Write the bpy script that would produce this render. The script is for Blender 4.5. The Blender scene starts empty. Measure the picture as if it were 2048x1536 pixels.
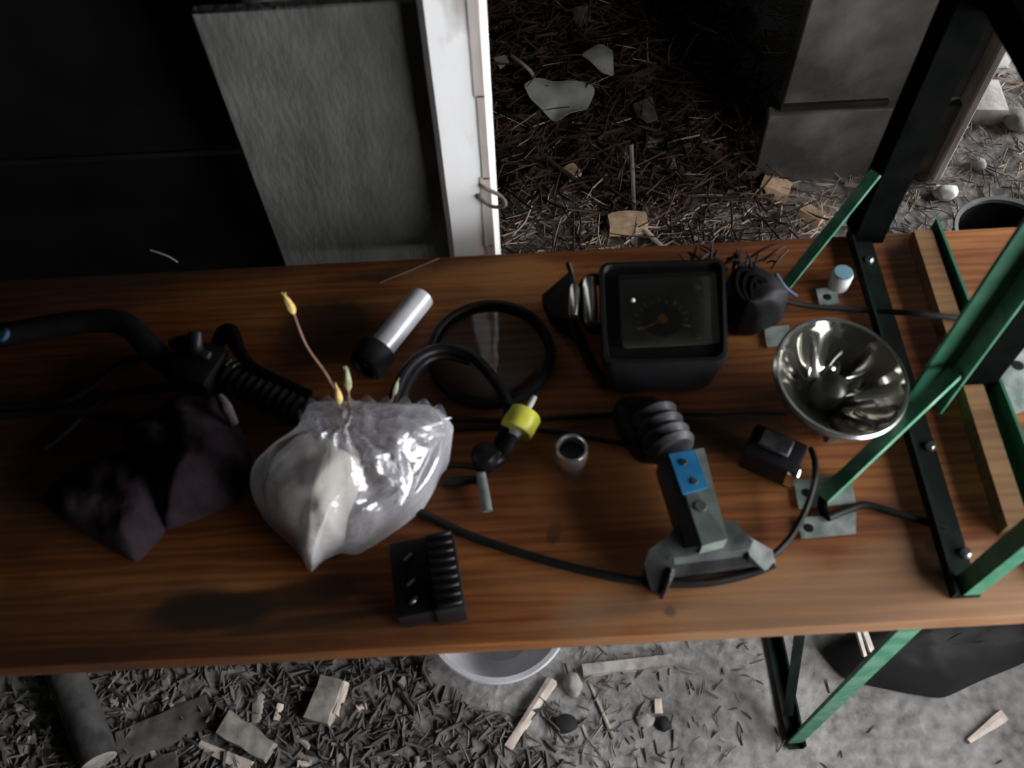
import bpy, bmesh, math, random
from mathutils import Vector, Matrix, noise
random.seed(7)
V = Vector
R_ = math.radians
C = bpy.context.scene.collection
sc = bpy.context.scene

# ------------------------------------------------------------------ camera
F_PX, CX, CY = 1750.0, 1024.0, 768.0
NADIR = (1085.0, 1900.0)
PSI = R_(2.5)
CAM = V((0.0, 0.0, 1.53))
_n = V((NADIR[0]-CX, -(NADIR[1]-CY), -F_PX)).normalized()
_z = -_n
_x = V((1, 0, 0)); _x = (_x-_x.dot(_z)*_z).normalized()
_y = _z.cross(_x)
_X = math.cos(PSI)*_x+math.sin(PSI)*_y
_Y = -math.sin(PSI)*_x+math.cos(PSI)*_y
ROT = Matrix((_X, _Y, _z))                      # camera -> world
cam_data = bpy.data.cameras.new('camera')
cam = bpy.data.objects.new('camera', cam_data); C.objects.link(cam)
cam_data.sensor_width = 36.0
cam_data.lens = 36.0*F_PX/2048.0
cam_data.clip_start = 0.02
cam_data.dof.use_dof = True            # focused far beyond the table, as the soft photograph is
cam_data.dof.focus_distance = 4.0
cam_data.dof.aperture_fstop = 10.0
cam.matrix_world = Matrix.Translation(CAM) @ ROT.to_4x4()
sc.camera = cam

# ------------------------------------------------------------------ light and exposure
world = bpy.data.worlds.new('overcast_sky'); sc.world = world
world.use_nodes = True
_bg = world.node_tree.nodes['Background']
_bg.inputs['Color'].default_value = (0.96, 0.97, 1.0, 1)
_bg.inputs['Strength'].default_value = 17.5
sc.view_settings.view_transform = 'Standard'
sc.view_settings.look = 'None'
sc.view_settings.exposure = 0.0
sc.view_settings.gamma = 1.0
sc.view_settings.use_curve_mapping = False

def portal(name, loc, sx, sy, direction):
    l = bpy.data.lights.new(name, 'AREA'); l.shape = 'RECTANGLE'; l.size = sx; l.size_y = sy
    l.cycles.is_portal = True
    o = bpy.data.objects.new(name, l); C.objects.link(o); o.location = loc
    o.rotation_euler = V(direction).to_track_quat('-Z', 'Y').to_euler()
    return o
portal('sky_portal', (1.06, -.05, .925), .75, 1.6, (-1, 0, 0))
portal('sky_portal', (3.20, 1.74, .75), 1.5, 1.9, (-1, 0, 0))

# ------------------------------------------------------------------ helpers
def P(px, py, z):
    """point of the photograph's ray through (px, py) at height z"""
    d = ROT @ V((px-CX, -(py-CY), -F_PX))
    return CAM+d*((z-CAM.z)/d.z)
def PY(px, py, y):
    d = ROT @ V((px-CX, -(py-CY), -F_PX))
    return CAM+d*((y-CAM.y)/d.y)

def tag(o, label=None, cat=None, group=None, kind=None):
    if label: o['label'] = label
    if cat: o['category'] = cat
    if group: o['group'] = group
    if kind: o['kind'] = kind
    return o
def thing(name, label, cat, loc, group=None):
    o = bpy.data.objects.new(name, None); C.objects.link(o)
    o.location = loc; o.empty_display_size = 0.02
    return tag(o, label, cat, group)

def smooth_path(pts, k=6):
    pts = [V(p) for p in pts]
    if len(pts) < 3: return pts
    out = []
    for i in range(len(pts)-1):
        p0 = pts[max(i-1, 0)]; p1 = pts[i]; p2 = pts[i+1]; p3 = pts[min(i+2, len(pts)-1)]
        for j in range(k):
            t = j/k
            out.append(0.5*((2*p1)+(p2-p0)*t+(2*p0-5*p1+4*p2-p3)*t*t+(3*p1-p0-3*p2+p3)*t**3))
    out.append(pts[-1]); return out

def basis(d):
    d = V(d).normalized()
    a = V((0, 0, 1)) if abs(d.z) < 0.9 else V((1, 0, 0))
    u = d.cross(a).normalized(); return u, u.cross(d).normalized()*-1, d

class MB:
    def __init__(s): s.v = []; s.f = []
    def add(s, vs, fs):
        b = len(s.v); s.v += [V(p) for p in vs]; s.f += [tuple(i+b for i in f) for f in fs]; return s
    def box(s, c, size, rot=None, bev=0.0, seg=1):
        bm = bmesh.new(); bmesh.ops.create_cube(bm, size=1)
        for v in bm.verts: v.co = V((v.co.x*size[0], v.co.y*size[1], v.co.z*size[2]))
        if bev: bmesh.ops.bevel(bm, geom=bm.edges[:], offset=bev, segments=seg, affect='EDGES', profile=0.6)
        bm.verts.index_update()
        r = rot if rot is not None else Matrix.Identity(3)
        s.add([r @ v.co+V(c) for v in bm.verts], [[v.index for v in f.verts] for f in bm.faces]); bm.free(); return s
    def tube(s, pts, r, n=10, k=6, cap=True, flat=None):
        raw = [V(p) for p in pts]; pts = smooth_path(raw, k) if k > 1 else raw
        m = len(pts)
        if isinstance(r, (int, float)): rr = [r]*m
        else:
            rr = []
            for i in range(m):
                t = i/(m-1)*(len(r)-1); a = min(int(t), len(r)-2); rr.append(r[a]+(r[a+1]-r[a])*(t-a))
        vs = []; fs = []; u = None
        for i, p in enumerate(pts):
            d = (pts[min(i+1, m-1)]-pts[max(i-1, 0)])
            d = d.normalized() if d.length > 1e-9 else V((0, 0, 1))
            if u is None: u, w, _ = basis(d)
            else:
                u = u-u.dot(d)*d
                u = u.normalized() if u.length > 1e-6 else basis(d)[0]
            w = d.cross(u)
            for j in range(n):
                a = 2*math.pi*j/n
                vs.append(p+rr[i]*(math.cos(a)*u+math.sin(a)*w*(flat or 1)))
        for i in range(m-1):
            for j in range(n):
                a = i*n+j; b = i*n+(j+1) % n; fs.append((a, b, b+n, a+n))
        if cap: fs.append(tuple(range(n-1, -1, -1))); fs.append(tuple((m-1)*n+j for j in range(n)))
        return s.add(vs, fs)
    def lathe(s, prof, o, axis=(0, 0, 1), n=32, wob=None, closed=False, cap=True):
        u, w, d = basis(axis); o = V(o); vs = []; fs = []; m = len(prof)
        for (r, z) in prof:
            for j in range(n):
                a = 2*math.pi*j/n; q = r*(wob(a, r, z) if wob else 1)
                vs.append(o+d*z+q*(math.cos(a)*u+math.sin(a)*w))
        for i in range(m-1 if not closed else m):
            i2 = (i+1) % m
            for j in range(n):
                j2 = (j+1) % n; fs.append((i*n+j, i2*n+j, i2*n+j2, i*n+j2))
        if not closed and cap:
            if prof[0][0] > 1e-6: fs.append(tuple(range(n)))
            if prof[-1][0] > 1e-6: fs.append(tuple((m-1)*n+j for j in range(n-1, -1, -1)))
        return s.add(vs, fs)
    def loft(s, a, b):
        n = len(a); fs = [tuple(range(n-1, -1, -1)), tuple(range(n, 2*n))]
        for i in range(n): fs.append((i, (i+1) % n, n+(i+1) % n, n+i))
        return s.add(list(a)+list(b), fs)
    def angle(s, p0, p1, u, v, a, b, t):
        """angle iron from p0 to p1 with flanges along u (a wide) and v (b wide)"""
        u = V(u).normalized(); v = V(v).normalized()
        sec = [V((0, 0, 0)), u*a, u*a+v*t, u*t+v*t, u*t+v*b, v*b]
        return s.loft([V(p0)+q for q in sec], [V(p1)+q for q in sec])
    def pillow(s, ring, top, rings=10, fn=None, base_z=None, power=0.6):
        """closed soft lump: outline ring (3D), apex point, optional height function"""
        n = len(ring); c = V(top); vs = []; fs = []
        flat = sum((V(p) for p in ring), V((0, 0, 0)))/n
        for i in range(rings):
            r = 1-i/rings
            for j, p in enumerate(ring):
                p = V(p); q = V((c.x, c.y, flat.z)).lerp(p, r)
                z = p.z*r+flat.z*(1-r)+(c.z-flat.z)*(max(0.0, 1-r*r))**power
                q.z = z
                if fn: q += fn(q, r, j/n)
                vs.append(q)
        ctop = V(c)
        if fn: ctop += fn(ctop, 0.0, 0.0)
        vs.append(ctop)
        for i in range(rings-1):
            for j in range(n):
                j2 = (j+1) % n; fs.append((i*n+j, i*n+j2, (i+1)*n+j2, (i+1)*n+j))
        for j in range(n): fs.append(((rings-1)*n+j, (rings-1)*n+(j+1) % n, rings*n))
        b = len(vs); bz = base_z if base_z is not None else min(p.z for p in vs)
        for j, p in enumerate(ring):
            q = V((c.x, c.y, bz)).lerp(V((p[0], p[1], bz)), 0.9); q.z = bz; vs.append(q)
        for j in range(n): fs.append((j, b+j, b+(j+1) % n, (j+1) % n))
        fs.append(tuple(b+j for j in range(n)))
        return s.add(vs, fs)
    def build(s, name, m, parent=None, origin=None, ang=38, flatshade=False):
        o0 = V(parent.location) if parent is not None and parent.type == 'EMPTY' else (V(origin) if origin is not None else V((0, 0, 0)))
        if parent is not None and parent.type != 'EMPTY':
            q = parent; o0 = V((0, 0, 0))
            while q is not None: o0 += V(q.location); q = q.parent
        me = bpy.data.meshes.new(name)
        me.from_pydata([p-o0 for p in s.v], [], s.f); me.update()
        bm = bmesh.new(); bm.from_mesh(me); bmesh.ops.recalc_face_normals(bm, faces=bm.faces[:]); bm.to_mesh(me); bm.free()
        if not flatshade:
            me.shade_smooth(); me.set_sharp_from_angle(angle=R_(ang))
        me.materials.append(m)
        o = bpy.data.objects.new(name, me); C.objects.link(o)
        if parent is not None: o.parent = parent
        else: o.location = o0
        return o

# ------------------------------------------------------------------ materials
def new_mat(name):
    m = bpy.data.materials.new(name); m.use_nodes = True
    nt = m.node_tree; b = nt.nodes['Principled BSDF']
    return m, nt, nt.nodes, nt.links, b
def rgba(c): return (c[0], c[1], c[2], 1)
def mat(name, c1, c2=None, rough=0.6, metal=0.0, scale=30.0, bump=0.0, stretch=(1, 1, 1), spec=0.4, detail=4.0, lo=0.35, hi=0.65, bscale=None):
    m, nt, N, L, b = new_mat(name)
    b.inputs['Roughness'].default_value = rough; b.inputs['Metallic'].default_value = metal
    b.inputs['Specular IOR Level'].default_value = spec
    tc = N.new('ShaderNodeTexCoord'); mp = N.new('ShaderNodeMapping'); mp.inputs['Scale'].default_value = stretch
    L.new(tc.outputs['Object'], mp.inputs['Vector'])
    nz = N.new('ShaderNodeTexNoise'); nz.inputs['Scale'].default_value = scale; nz.inputs['Detail'].default_value = detail
    L.new(mp.outputs[0], nz.inputs['Vector'])
    cr = N.new('ShaderNodeValToRGB')
    cr.color_ramp.elements[0].position = lo; cr.color_ramp.elements[1].position = hi
    cr.color_ramp.elements[0].color = rgba(c1); cr.color_ramp.elements[1].color = rgba(c2 or c1)
    L.new(nz.outputs['Fac'], cr.inputs['Fac']); L.new(cr.outputs[0], b.inputs['Base Color'])
    if bump:
        n2 = N.new('ShaderNodeTexNoise'); n2.inputs['Scale'].default_value = bscale or scale*2; n2.inputs['Detail'].default_value = 5
        L.new(mp.outputs[0], n2.inputs['Vector'])
        bp = N.new('ShaderNodeBump'); bp.inputs['Strength'].default_value = bump; bp.inputs['Distance'].default_value = 0.004
        L.new(n2.outputs['Fac'], bp.inputs['Height']); L.new(bp.outputs[0], b.inputs['Normal'])
    return m

def wood_mat(name, stops, stain_light_patches=(), rough=0.5, origin=(0, 0, 0), grain=26.0):
    m, nt, N, L, b = new_mat(name)
    b.inputs['Roughness'].default_value = rough; b.inputs['Specular IOR Level'].default_value = .2
    tc = N.new('ShaderNodeTexCoord')
    mp = N.new('ShaderNodeMapping'); mp.inputs['Scale'].default_value = (1.3, 7, 7); L.new(tc.outputs['Object'], mp.inputs['Vector'])
    nz = N.new('ShaderNodeTexNoise'); nz.inputs['Scale'].default_value = 2.2; nz.inputs['Detail'].default_value = 6; L.new(mp.outputs[0], nz.inputs['Vector'])
    mp2 = N.new('ShaderNodeMapping'); mp2.inputs['Scale'].default_value = (0.06, 1, 1); L.new(tc.outputs['Object'], mp2.inputs['Vector'])
    wv = N.new('ShaderNodeTexWave'); wv.bands_direction = 'Y'; wv.inputs['Scale'].default_value = grain
    wv.inputs['Distortion'].default_value = 9; wv.inputs['Detail'].default_value = 3; wv.inputs['Detail Scale'].default_value = 2.5
    L.new(mp2.outputs[0], wv.inputs['Vector'])
    mx = N.new('ShaderNodeMix'); mx.inputs[0].default_value = 0.16
    L.new(nz.outputs['Fac'], mx.inputs[2]); L.new(wv.outputs['Fac'], mx.inputs[3])
    cr = N.new('ShaderNodeValToRGB'); e = cr.color_ramp.elements
    while len(e) < len(stops): e.new(0.5)
    for k, (p, c) in enumerate(stops): e[k].position = p; e[k].color = rgba(c)
    L.new(mx.outputs[0], cr.inputs['Fac'])
    col = cr.outputs[0]
    nd = N.new('ShaderNodeTexNoise'); nd.inputs['Scale'].default_value = 14; nd.inputs['Detail'].default_value = 4; L.new(tc.outputs['Object'], nd.inputs['Vector'])
    for (cx, cy, rx, ry, ang, k, sc_col) in stain_light_patches:
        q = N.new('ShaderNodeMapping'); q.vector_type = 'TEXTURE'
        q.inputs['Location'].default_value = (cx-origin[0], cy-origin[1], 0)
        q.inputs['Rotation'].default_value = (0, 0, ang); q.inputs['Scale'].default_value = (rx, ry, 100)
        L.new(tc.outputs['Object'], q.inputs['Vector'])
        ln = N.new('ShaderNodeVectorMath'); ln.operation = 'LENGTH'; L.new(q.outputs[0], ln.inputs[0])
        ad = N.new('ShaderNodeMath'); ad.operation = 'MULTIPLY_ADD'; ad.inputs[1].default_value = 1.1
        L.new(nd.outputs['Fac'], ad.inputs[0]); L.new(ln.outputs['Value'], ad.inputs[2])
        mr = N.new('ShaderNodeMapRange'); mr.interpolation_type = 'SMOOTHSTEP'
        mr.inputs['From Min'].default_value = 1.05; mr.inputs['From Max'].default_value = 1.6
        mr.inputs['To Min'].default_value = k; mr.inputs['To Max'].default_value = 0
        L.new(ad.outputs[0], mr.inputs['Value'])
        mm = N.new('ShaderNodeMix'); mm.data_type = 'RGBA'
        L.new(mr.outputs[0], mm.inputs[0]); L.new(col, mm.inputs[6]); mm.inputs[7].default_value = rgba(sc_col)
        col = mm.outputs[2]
    L.new(col, b.inputs['Base Color'])
    bp = N.new('ShaderNodeBump'); bp.inputs['Strength'].default_value = 0.25; bp.inputs['Distance'].default_value = 0.002
    L.new(mx.outputs[0], bp.inputs['Height']); L.new(bp.outputs[0], b.inputs['Normal'])
    return m

M = {}
M['black_rubber'] = mat('black_rubber', (.005, .005, .006), (.010, .010, .011), .6, bump=.2, scale=60, spec=.18)
M['black_plastic'] = mat('black_plastic', (.005, .005, .006), (.009, .009, .010), .4, scale=50, spec=.22)
M['black_paint'] = mat('black_paint', (.0012, .0016, .0015), (.0028, .0028, .0028), .85, scale=40, bump=.1, spec=.012)  # black parts, and frame steel whose shade is painted black
M['cable'] = mat('cable_black', (.006, .006, .006), (.012, .011, .010), .5, scale=80, spec=.2)
M['green_paint'] = mat('green_paint', (.03, .17, .09), (.10, .24, .16), .5, scale=45, bump=.15, lo=.42, hi=.62)
M['green_dark'] = mat('green_dark_paint', (.012, .10, .05), (.03, .14, .08), .5, scale=45, bump=.15)  # same green paint with shade put into the colour
M['green_black'] = mat('green_black_paint', (.0035, .006, .005), (.008, .022, .014), .6, spec=.15, scale=28, bump=.15, lo=.45, hi=.75)
M['plate'] = mat('worn_plate', (.16, .20, .18), (.36, .39, .37), .5, scale=60, bump=.2, metal=.2)
M['steel'] = mat('steel', (.45, .46, .47), (.62, .62, .63), .28, 1.0, scale=60)
M['chrome'] = mat('chrome', (.80, .79, .70), (.88, .87, .78), .09, .97, scale=20)
M['chrome_soft'] = mat('chrome_soft', (.6, .61, .62), (.75, .75, .75), .18, 1.0, scale=20)
M['alu'] = mat('brushed_aluminium', (.74, .74, .80), (.88, .88, .92), .34, 0.4, scale=80, stretch=(1, 1, 1))
M['cast'] = mat('grey_cast_metal', (.045, .050, .049), (.11, .12, .115), .55, .25, scale=40, bump=.3)
M['cast_dark'] = mat('dark_cast_metal', (.02, .02, .022), (.05, .05, .05), .5, .2, scale=40, bump=.3)
M['collar'] = mat('dark_ribbed_metal', (.018, .019, .021), (.045, .046, .05), .5, .2, scale=40, bump=.3)
M['cast_green'] = mat('pale_green_metal', (.10, .125, .11), (.20, .235, .21), .55, .1, scale=40, bump=.2)
M['blue'] = mat('blue_label', (.012, .13, .30), (.02, .20, .40), .5, scale=60)
M['yellow'] = mat('yellow_plastic', (.70, .70, .05), (.88, .86, .16), .35, scale=50)
M['clear_white'] = mat('clear_nozzle', (.65, .68, .68), (.8, .8, .8), .2, scale=50)
M['socket'] = mat('satin_chrome', (.55, .55, .54), (.72, .72, .70), .24, .92, scale=60)
M['white_plastic'] = mat('white_plastic', (.75, .76, .77), (.85, .85, .85), .4, scale=20)
M['plug_blue'] = mat('plug_blue', (.01, .04, .08), (.02, .06, .11), .5)
M['cap_blue'] = mat('cap_blue', (.10, .22, .28), (.2, .32, .38), .5, scale=20)
M['cloth'] = mat('maroon_cloth', (.013, .007, .011), (.032, .017, .024), .95, scale=55, bump=.5)
M['cloth_edge'] = mat('faded_cloth_edge', (.14, .10, .11), (.22, .17, .18), .9, scale=55, bump=.4)  # paler copy of the cloth for its lit edge
M['wad'] = mat('cream_wad', (.70, .67, .56), (.90, .88, .80), .85, scale=14, bump=.4, bscale=30)
M['straw'] = mat('straw', (.12, .09, .07), (.42, .34, .27), .85, scale=9, spec=.1)
M['bark'] = mat('bark', (.30, .20, .12), (.46, .33, .22), .85, scale=40, bump=.4, spec=.1)
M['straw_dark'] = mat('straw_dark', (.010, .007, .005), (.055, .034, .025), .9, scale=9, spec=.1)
M['ear'] = mat('grass_ear', (.52, .36, .10), (.70, .52, .20), .8, scale=200)
M['ear_green'] = mat('green_grass_ear', (.20, .22, .12), (.36, .36, .22), .8, scale=200)
M['stalk'] = mat('grass_stem', (.22, .12, .08), (.30, .19, .13), .8, scale=60)
M['panel'] = mat('fibre_cement', (.056, .057, .053), (.115, .116, .108), .9, scale=16, bump=.4, stretch=(1.6, 1, .7), detail=8, lo=.3, hi=.72, bscale=90)
M['wallboard'] = mat('weathered_wallboard', (.030, .028, .025), (.155, .145, .13), .9, scale=4, bump=.3, detail=8, lo=.40, hi=.62, bscale=60)
M['postpaint'] = mat('flaking_white_paint', (.52, .48, .45), (.97, .97, .96), .7, scale=17, stretch=(1, 1, .35), bump=.12, detail=8, lo=.36, hi=.47, bscale=60)
M['barewood'] = mat('bare_weathered_wood', (.34, .29, .26), (.62, .57, .53), .8, scale=22, stretch=(1, 1, .2), bump=.4)
M['tar'] = mat('tarred_board', (.003, .003, .0033), (.006, .006, .0065), .95, scale=10, bump=.3, spec=.04)  # near-black so the boards read as unlit void
M['dark_wall'] = mat('sooty_wall', (.010, .009, .008), (.028, .024, .02), .9, scale=7, bump=.4, spec=.1)  # near-black brown shared by walls, ceiling and seam batten
M['litter'] = mat('litter_fibre', (.05, .046, .042), (.22, .205, .185), .9, scale=12, spec=.1)
M['chip'] = mat('grey_wood_chip', (.20, .18, .155), (.42, .39, .35), .85, scale=40, bump=.4, stretch=(1, 1, 1))
M['chip_pale'] = mat('pale_wood', (.50, .42, .36), (.74, .64, .56), .8, scale=40, bump=.3)
M['chip_dark'] = mat('dark_wood', (.05, .045, .04), (.12, .11, .10), .85, scale=30, bump=.5)
M['log'] = mat('dark_pole', (.022, .022, .022), (.07, .068, .064), .8, scale=30, bump=.5)
M['stone'] = mat('stone', (.20, .20, .18), (.34, .33, .30), .9, scale=35, bump=.5)
M['stone_white'] = mat('pale_stone', (.62, .60, .56), (.80, .78, .75), .9, scale=25, bump=.4)
M['brick'] = mat('pale_block', (.42, .39, .36), (.58, .55, .51), .9, scale=30, bump=.5)
M['enamel'] = mat('grey_enamel', (.46, .46, .48), (.60, .60, .63), .3, .2, scale=15)
M['bucket'] = mat('dark_bucket', (.004, .004, .0045), (.008, .008, .008), .6, scale=15)
M['bucket_rim'] = mat('bucket_rim', (.16, .17, .17), (.25, .26, .26), .45, scale=30)
M['paper'] = mat('dirty_paper', (.20, .20, .18), (.36, .36, .33), .9, scale=14, bump=.3)
M['tarp'] = mat('dark_sheeting', (.005, .005, .005), (.012, .012, .012), .8, scale=12, bump=.4)
M['dial'] = mat('dial_face', (.055, .052, .043), (.085, .081, .067), .5, scale=30)
M['dial_mark'] = mat('dial_marking', (.7, .68, .54), (.8, .78, .62), .5, scale=60)
M['needle'] = mat('orange_needle', (.75, .20, .03), (.85, .27, .05), .5, scale=60)
M['lamp_green'] = mat('green_tell_tale', (.06, .16, .05), (.10, .22, .08), .4, scale=60)
M['lamp_yellow'] = mat('yellow_tell_tale', (.26, .23, .05), (.34, .30, .08), .4, scale=60)
M['rust'] = mat('rusty_wire', (.10, .075, .06), (.2, .15, .12), .7, .3, scale=80)
M['dark_glass_bulb'] = mat('bulb_shield', (.03, .03, .028), (.06, .06, .055), .3, .5, scale=40)

def glass_mat(name, tint=(1, 1, 1), gloss=0.06, haze=0.0, hazecol=(.8, .8, .8)):
    m = bpy.data.materials.new(name); m.use_nodes = True; nt = m.node_tree; N = nt.nodes; L = nt.links
    N.remove(N['Principled BSDF']); out = N['Material Output']
    tr = N.new('ShaderNodeBsdfTransparent'); tr.inputs[0].default_value = rgba(tint)
    gl = N.new('ShaderNodeBsdfGlossy'); gl.inputs['Roughness'].default_value = .06
    df = N.new('ShaderNodeBsdfDiffuse'); df.inputs[0].default_value = rgba(hazecol)
    lw = N.new('ShaderNodeLayerWeight'); lw.inputs['Blend'].default_value = .18
    ad = N.new('ShaderNodeMath'); ad.operation = 'ADD'; ad.inputs[1].default_value = gloss; ad.use_clamp = True
    L.new(lw.outputs['Fresnel'], ad.inputs[0])
    m1 = N.new('ShaderNodeMixShader'); m1.inputs[0].default_value = haze; L.new(tr.outputs[0], m1.inputs[1]); L.new(df.outputs[0], m1.inputs[2])
    m2 = N.new('ShaderNodeMixShader'); L.new(ad.outputs[0], m2.inputs[0]); L.new(m1.outputs[0], m2.inputs[1]); L.new(gl.outputs[0], m2.inputs[2])
    L.new(m2.outputs[0], out.inputs['Surface']); return m
M['glass'] = glass_mat('lens_glass', (.88, .88, .86), .03, .05, (.5, .48, .45))
M['gauge_glass'] = glass_mat('gauge_glass', (.9, .9, .9), .015, .015, (.5, .5, .45))

def film_mat():
    m = bpy.data.materials.new('plastic_film'); m.use_nodes = True; nt = m.node_tree; N = nt.nodes; L = nt.links
    N.remove(N['Principled BSDF']); out = N['Material Output']
    tc = N.new('ShaderNodeTexCoord'); nz = N.new('ShaderNodeTexNoise'); nz.inputs['Scale'].default_value = 30; nz.inputs['Detail'].default_value = 5; nz.inputs['Distortion'].default_value = 1.5
    L.new(tc.outputs['Object'], nz.inputs['Vector'])
    bp = N.new('ShaderNodeBump'); bp.inputs['Strength'].default_value = .7; bp.inputs['Distance'].default_value = .006; L.new(nz.outputs['Fac'], bp.inputs['Height'])
    tr = N.new('ShaderNodeBsdfTransparent'); tr.inputs[0].default_value = (.95, .95, .96, 1)
    df = N.new('ShaderNodeBsdfDiffuse'); df.inputs[0].default_value = (.78, .77, .82, 1); L.new(bp.outputs[0], df.inputs['Normal'])
    tl = N.new('ShaderNodeBsdfTranslucent'); tl.inputs[0].default_value = (.7, .7, .74, 1)
    gl = N.new('ShaderNodeBsdfGlossy'); gl.inputs['Roughness'].default_value = .16; L.new(bp.outputs[0], gl.inputs['Normal'])
    a = N.new('ShaderNodeMixShader'); a.inputs[0].default_value = .35; L.new(df.outputs[0], a.inputs[1]); L.new(tl.outputs[0], a.inputs[2])
    lw = N.new('ShaderNodeLayerWeight'); lw.inputs['Blend'].default_value = .35; L.new(bp.outputs[0], lw.inputs['Normal'])
    mr = N.new('ShaderNodeMapRange'); mr.inputs['To Min'].default_value = .20; mr.inputs['To Max'].default_value = .70; L.new(lw.outputs['Facing'], mr.inputs['Value'])
    b = N.new('ShaderNodeMixShader'); L.new(mr.outputs[0], b.inputs[0]); L.new(tr.outputs[0], b.inputs[1]); L.new(a.outputs[0], b.inputs[2])
    c = N.new('ShaderNodeMixShader'); c.inputs[0].default_value = .16; L.new(b.outputs[0], c.inputs[1]); L.new(gl.outputs[0], c.inputs[2])
    L.new(c.outputs[0], out.inputs['Surface']); return m
M['film'] = film_mat()

def floor_mat():
    m, nt, N, L, b = new_mat('dusty_earth')
    b.inputs['Roughness'].default_value = .95; b.inputs['Specular IOR Level'].default_value = .15
    tc = N.new('ShaderNodeTexCoord')
    n1 = N.new('ShaderNodeTexNoise'); n1.inputs['Scale'].default_value = 5; n1.inputs['Detail'].default_value = 8; n1.inputs['Roughness'].default_value = .65; L.new(tc.outputs['Object'], n1.inputs['Vector'])
    n2 = N.new('ShaderNodeTexNoise'); n2.inputs['Scale'].default_value = 55; n2.inputs['Detail'].default_value = 6; L.new(tc.outputs['Object'], n2.inputs['Vector'])
    mx = N.new('ShaderNodeMix'); mx.inputs[0].default_value = .5; L.new(n1.outputs['Fac'], mx.inputs[2]); L.new(n2.outputs['Fac'], mx.inputs[3])
    cr = N.new('ShaderNodeValToRGB'); e = cr.color_ramp.elements
    e[0].position = .32; e[0].color = (.085, .079, .072, 1); e[1].position = .66; e[1].color = (.35, .338, .326, 1)
    x = e.new(.48); x.color = (.215, .206, .197, 1)
    L.new(mx.outputs[0], cr.inputs['Fac']); L.new(cr.outputs[0], b.inputs['Base Color'])
    bp = N.new('ShaderNodeBump'); bp.inputs['Strength'].default_value = .6; bp.inputs['Distance'].default_value = .01
    L.new(n2.outputs['Fac'], bp.inputs['Height']); L.new(bp.outputs[0], b.inputs['Normal'])
    return m
M['floor'] = floor_mat()

# ------------------------------------------------------------------ the setting
def gh(x, y):
    rough = 1.0
    if x > .25 and y < .8: rough = .25
    return rough*(.010*noise.noise(V((x*5, y*5, 0)))+.006*noise.noise(V((x*17, y*17, 3))))-.004
def make_floor():
    mb = MB(); nx, ny = 260, 200; x0, x1, y0, y1 = -1.7, 4.6, -1.5, 2.7
    vs = []; fs = []
    for j in range(ny+1):
        for i in range(nx+1):
            x = x0+(x1-x0)*i/nx; y = y0+(y1-y0)*j/ny; vs.append((x, y, gh(x, y)))
    for j in range(ny):
        for i in range(nx):
            a = j*(nx+1)+i; fs.append((a, a+1, a+nx+2, a+nx+1))
    mb.add(vs, fs); return tag(mb.build('floor', M['floor']), kind='structure')
make_floor()
def wall(name, c, size, m):
    mb = MB(); mb.box(c, size); o = mb.build(name, m, origin=c); return tag(o, kind='structure')
wall('ceiling', (-.345, .55, 2.22), (2.81, 4.3, .06), M['dark_wall'])
wall('wall_outer', (3.20, 1.74, 1.88), (.06, 1.92, .72), M['dark_wall'])     # unseen eaves board added to dim the yard behind
wall('ceiling', (2.13, 1.74, 2.22), (2.14, 1.92, .06), M['dark_wall'])
wall('wall_yard', (2.13, .80, 1.1), (2.14, .06, 2.3), M['dark_wall'])
wall('wall_left', (-1.72, .55, 1.1), (.06, 4.2, 2.3), M['dark_wall'])
wall('wall_back', (.72, 2.73, 1.1), (4.94, .06, 2.3), M['dark_wall'])
wall('wall_inner', (1.03, 2.14, 1.1), (.06, 1.08, 2.2), M['dark_wall'])  # unseen wall added to keep side light out of the back bay
wall('wall_front', (-.33, -1.48, 1.1), (2.78, .06, 2.3), M['dark_wall'])
wall('wall_right', (1.06, -.30, 1.76), (.06, 2.2, .90), M['dark_wall'])      # unseen lintel added to keep the doorway light low
wall('wall_side', (1.06, -1.15, .66), (.06, .60, 1.30), M['dark_wall'])  # unseen wall added to narrow the light opening
wall('trim_2', (1.06, -.06, .275), (.05, 1.60, .55), M['dark_wall'])           # unseen sill wall added to cut low light onto the floor
wall('trim_1', (.20, 1.59, 1.36), (.86, .03, 1.66), M['dark_wall'])          # unseen board added above the back bay to darken it

# black planks added where only an unlit void lies behind the table's left
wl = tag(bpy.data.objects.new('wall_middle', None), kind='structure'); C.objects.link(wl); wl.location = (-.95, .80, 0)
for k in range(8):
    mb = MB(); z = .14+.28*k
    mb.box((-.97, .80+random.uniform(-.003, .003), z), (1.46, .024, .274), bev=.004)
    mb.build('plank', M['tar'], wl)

# ------------------------------------------------------------------ panels and post behind the table
Z0 = .77
pl = thing('fibre_cement_panel', 'grey fibre cement sheet standing upright behind the table, left of the white post', 'panel', (-.14, .72, 0))
mb = MB(); mb.box((-.1395, .716, .533), (.259, .012, 1.066), bev=.002); mb.build('sheet', M['panel'], pl)

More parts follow.
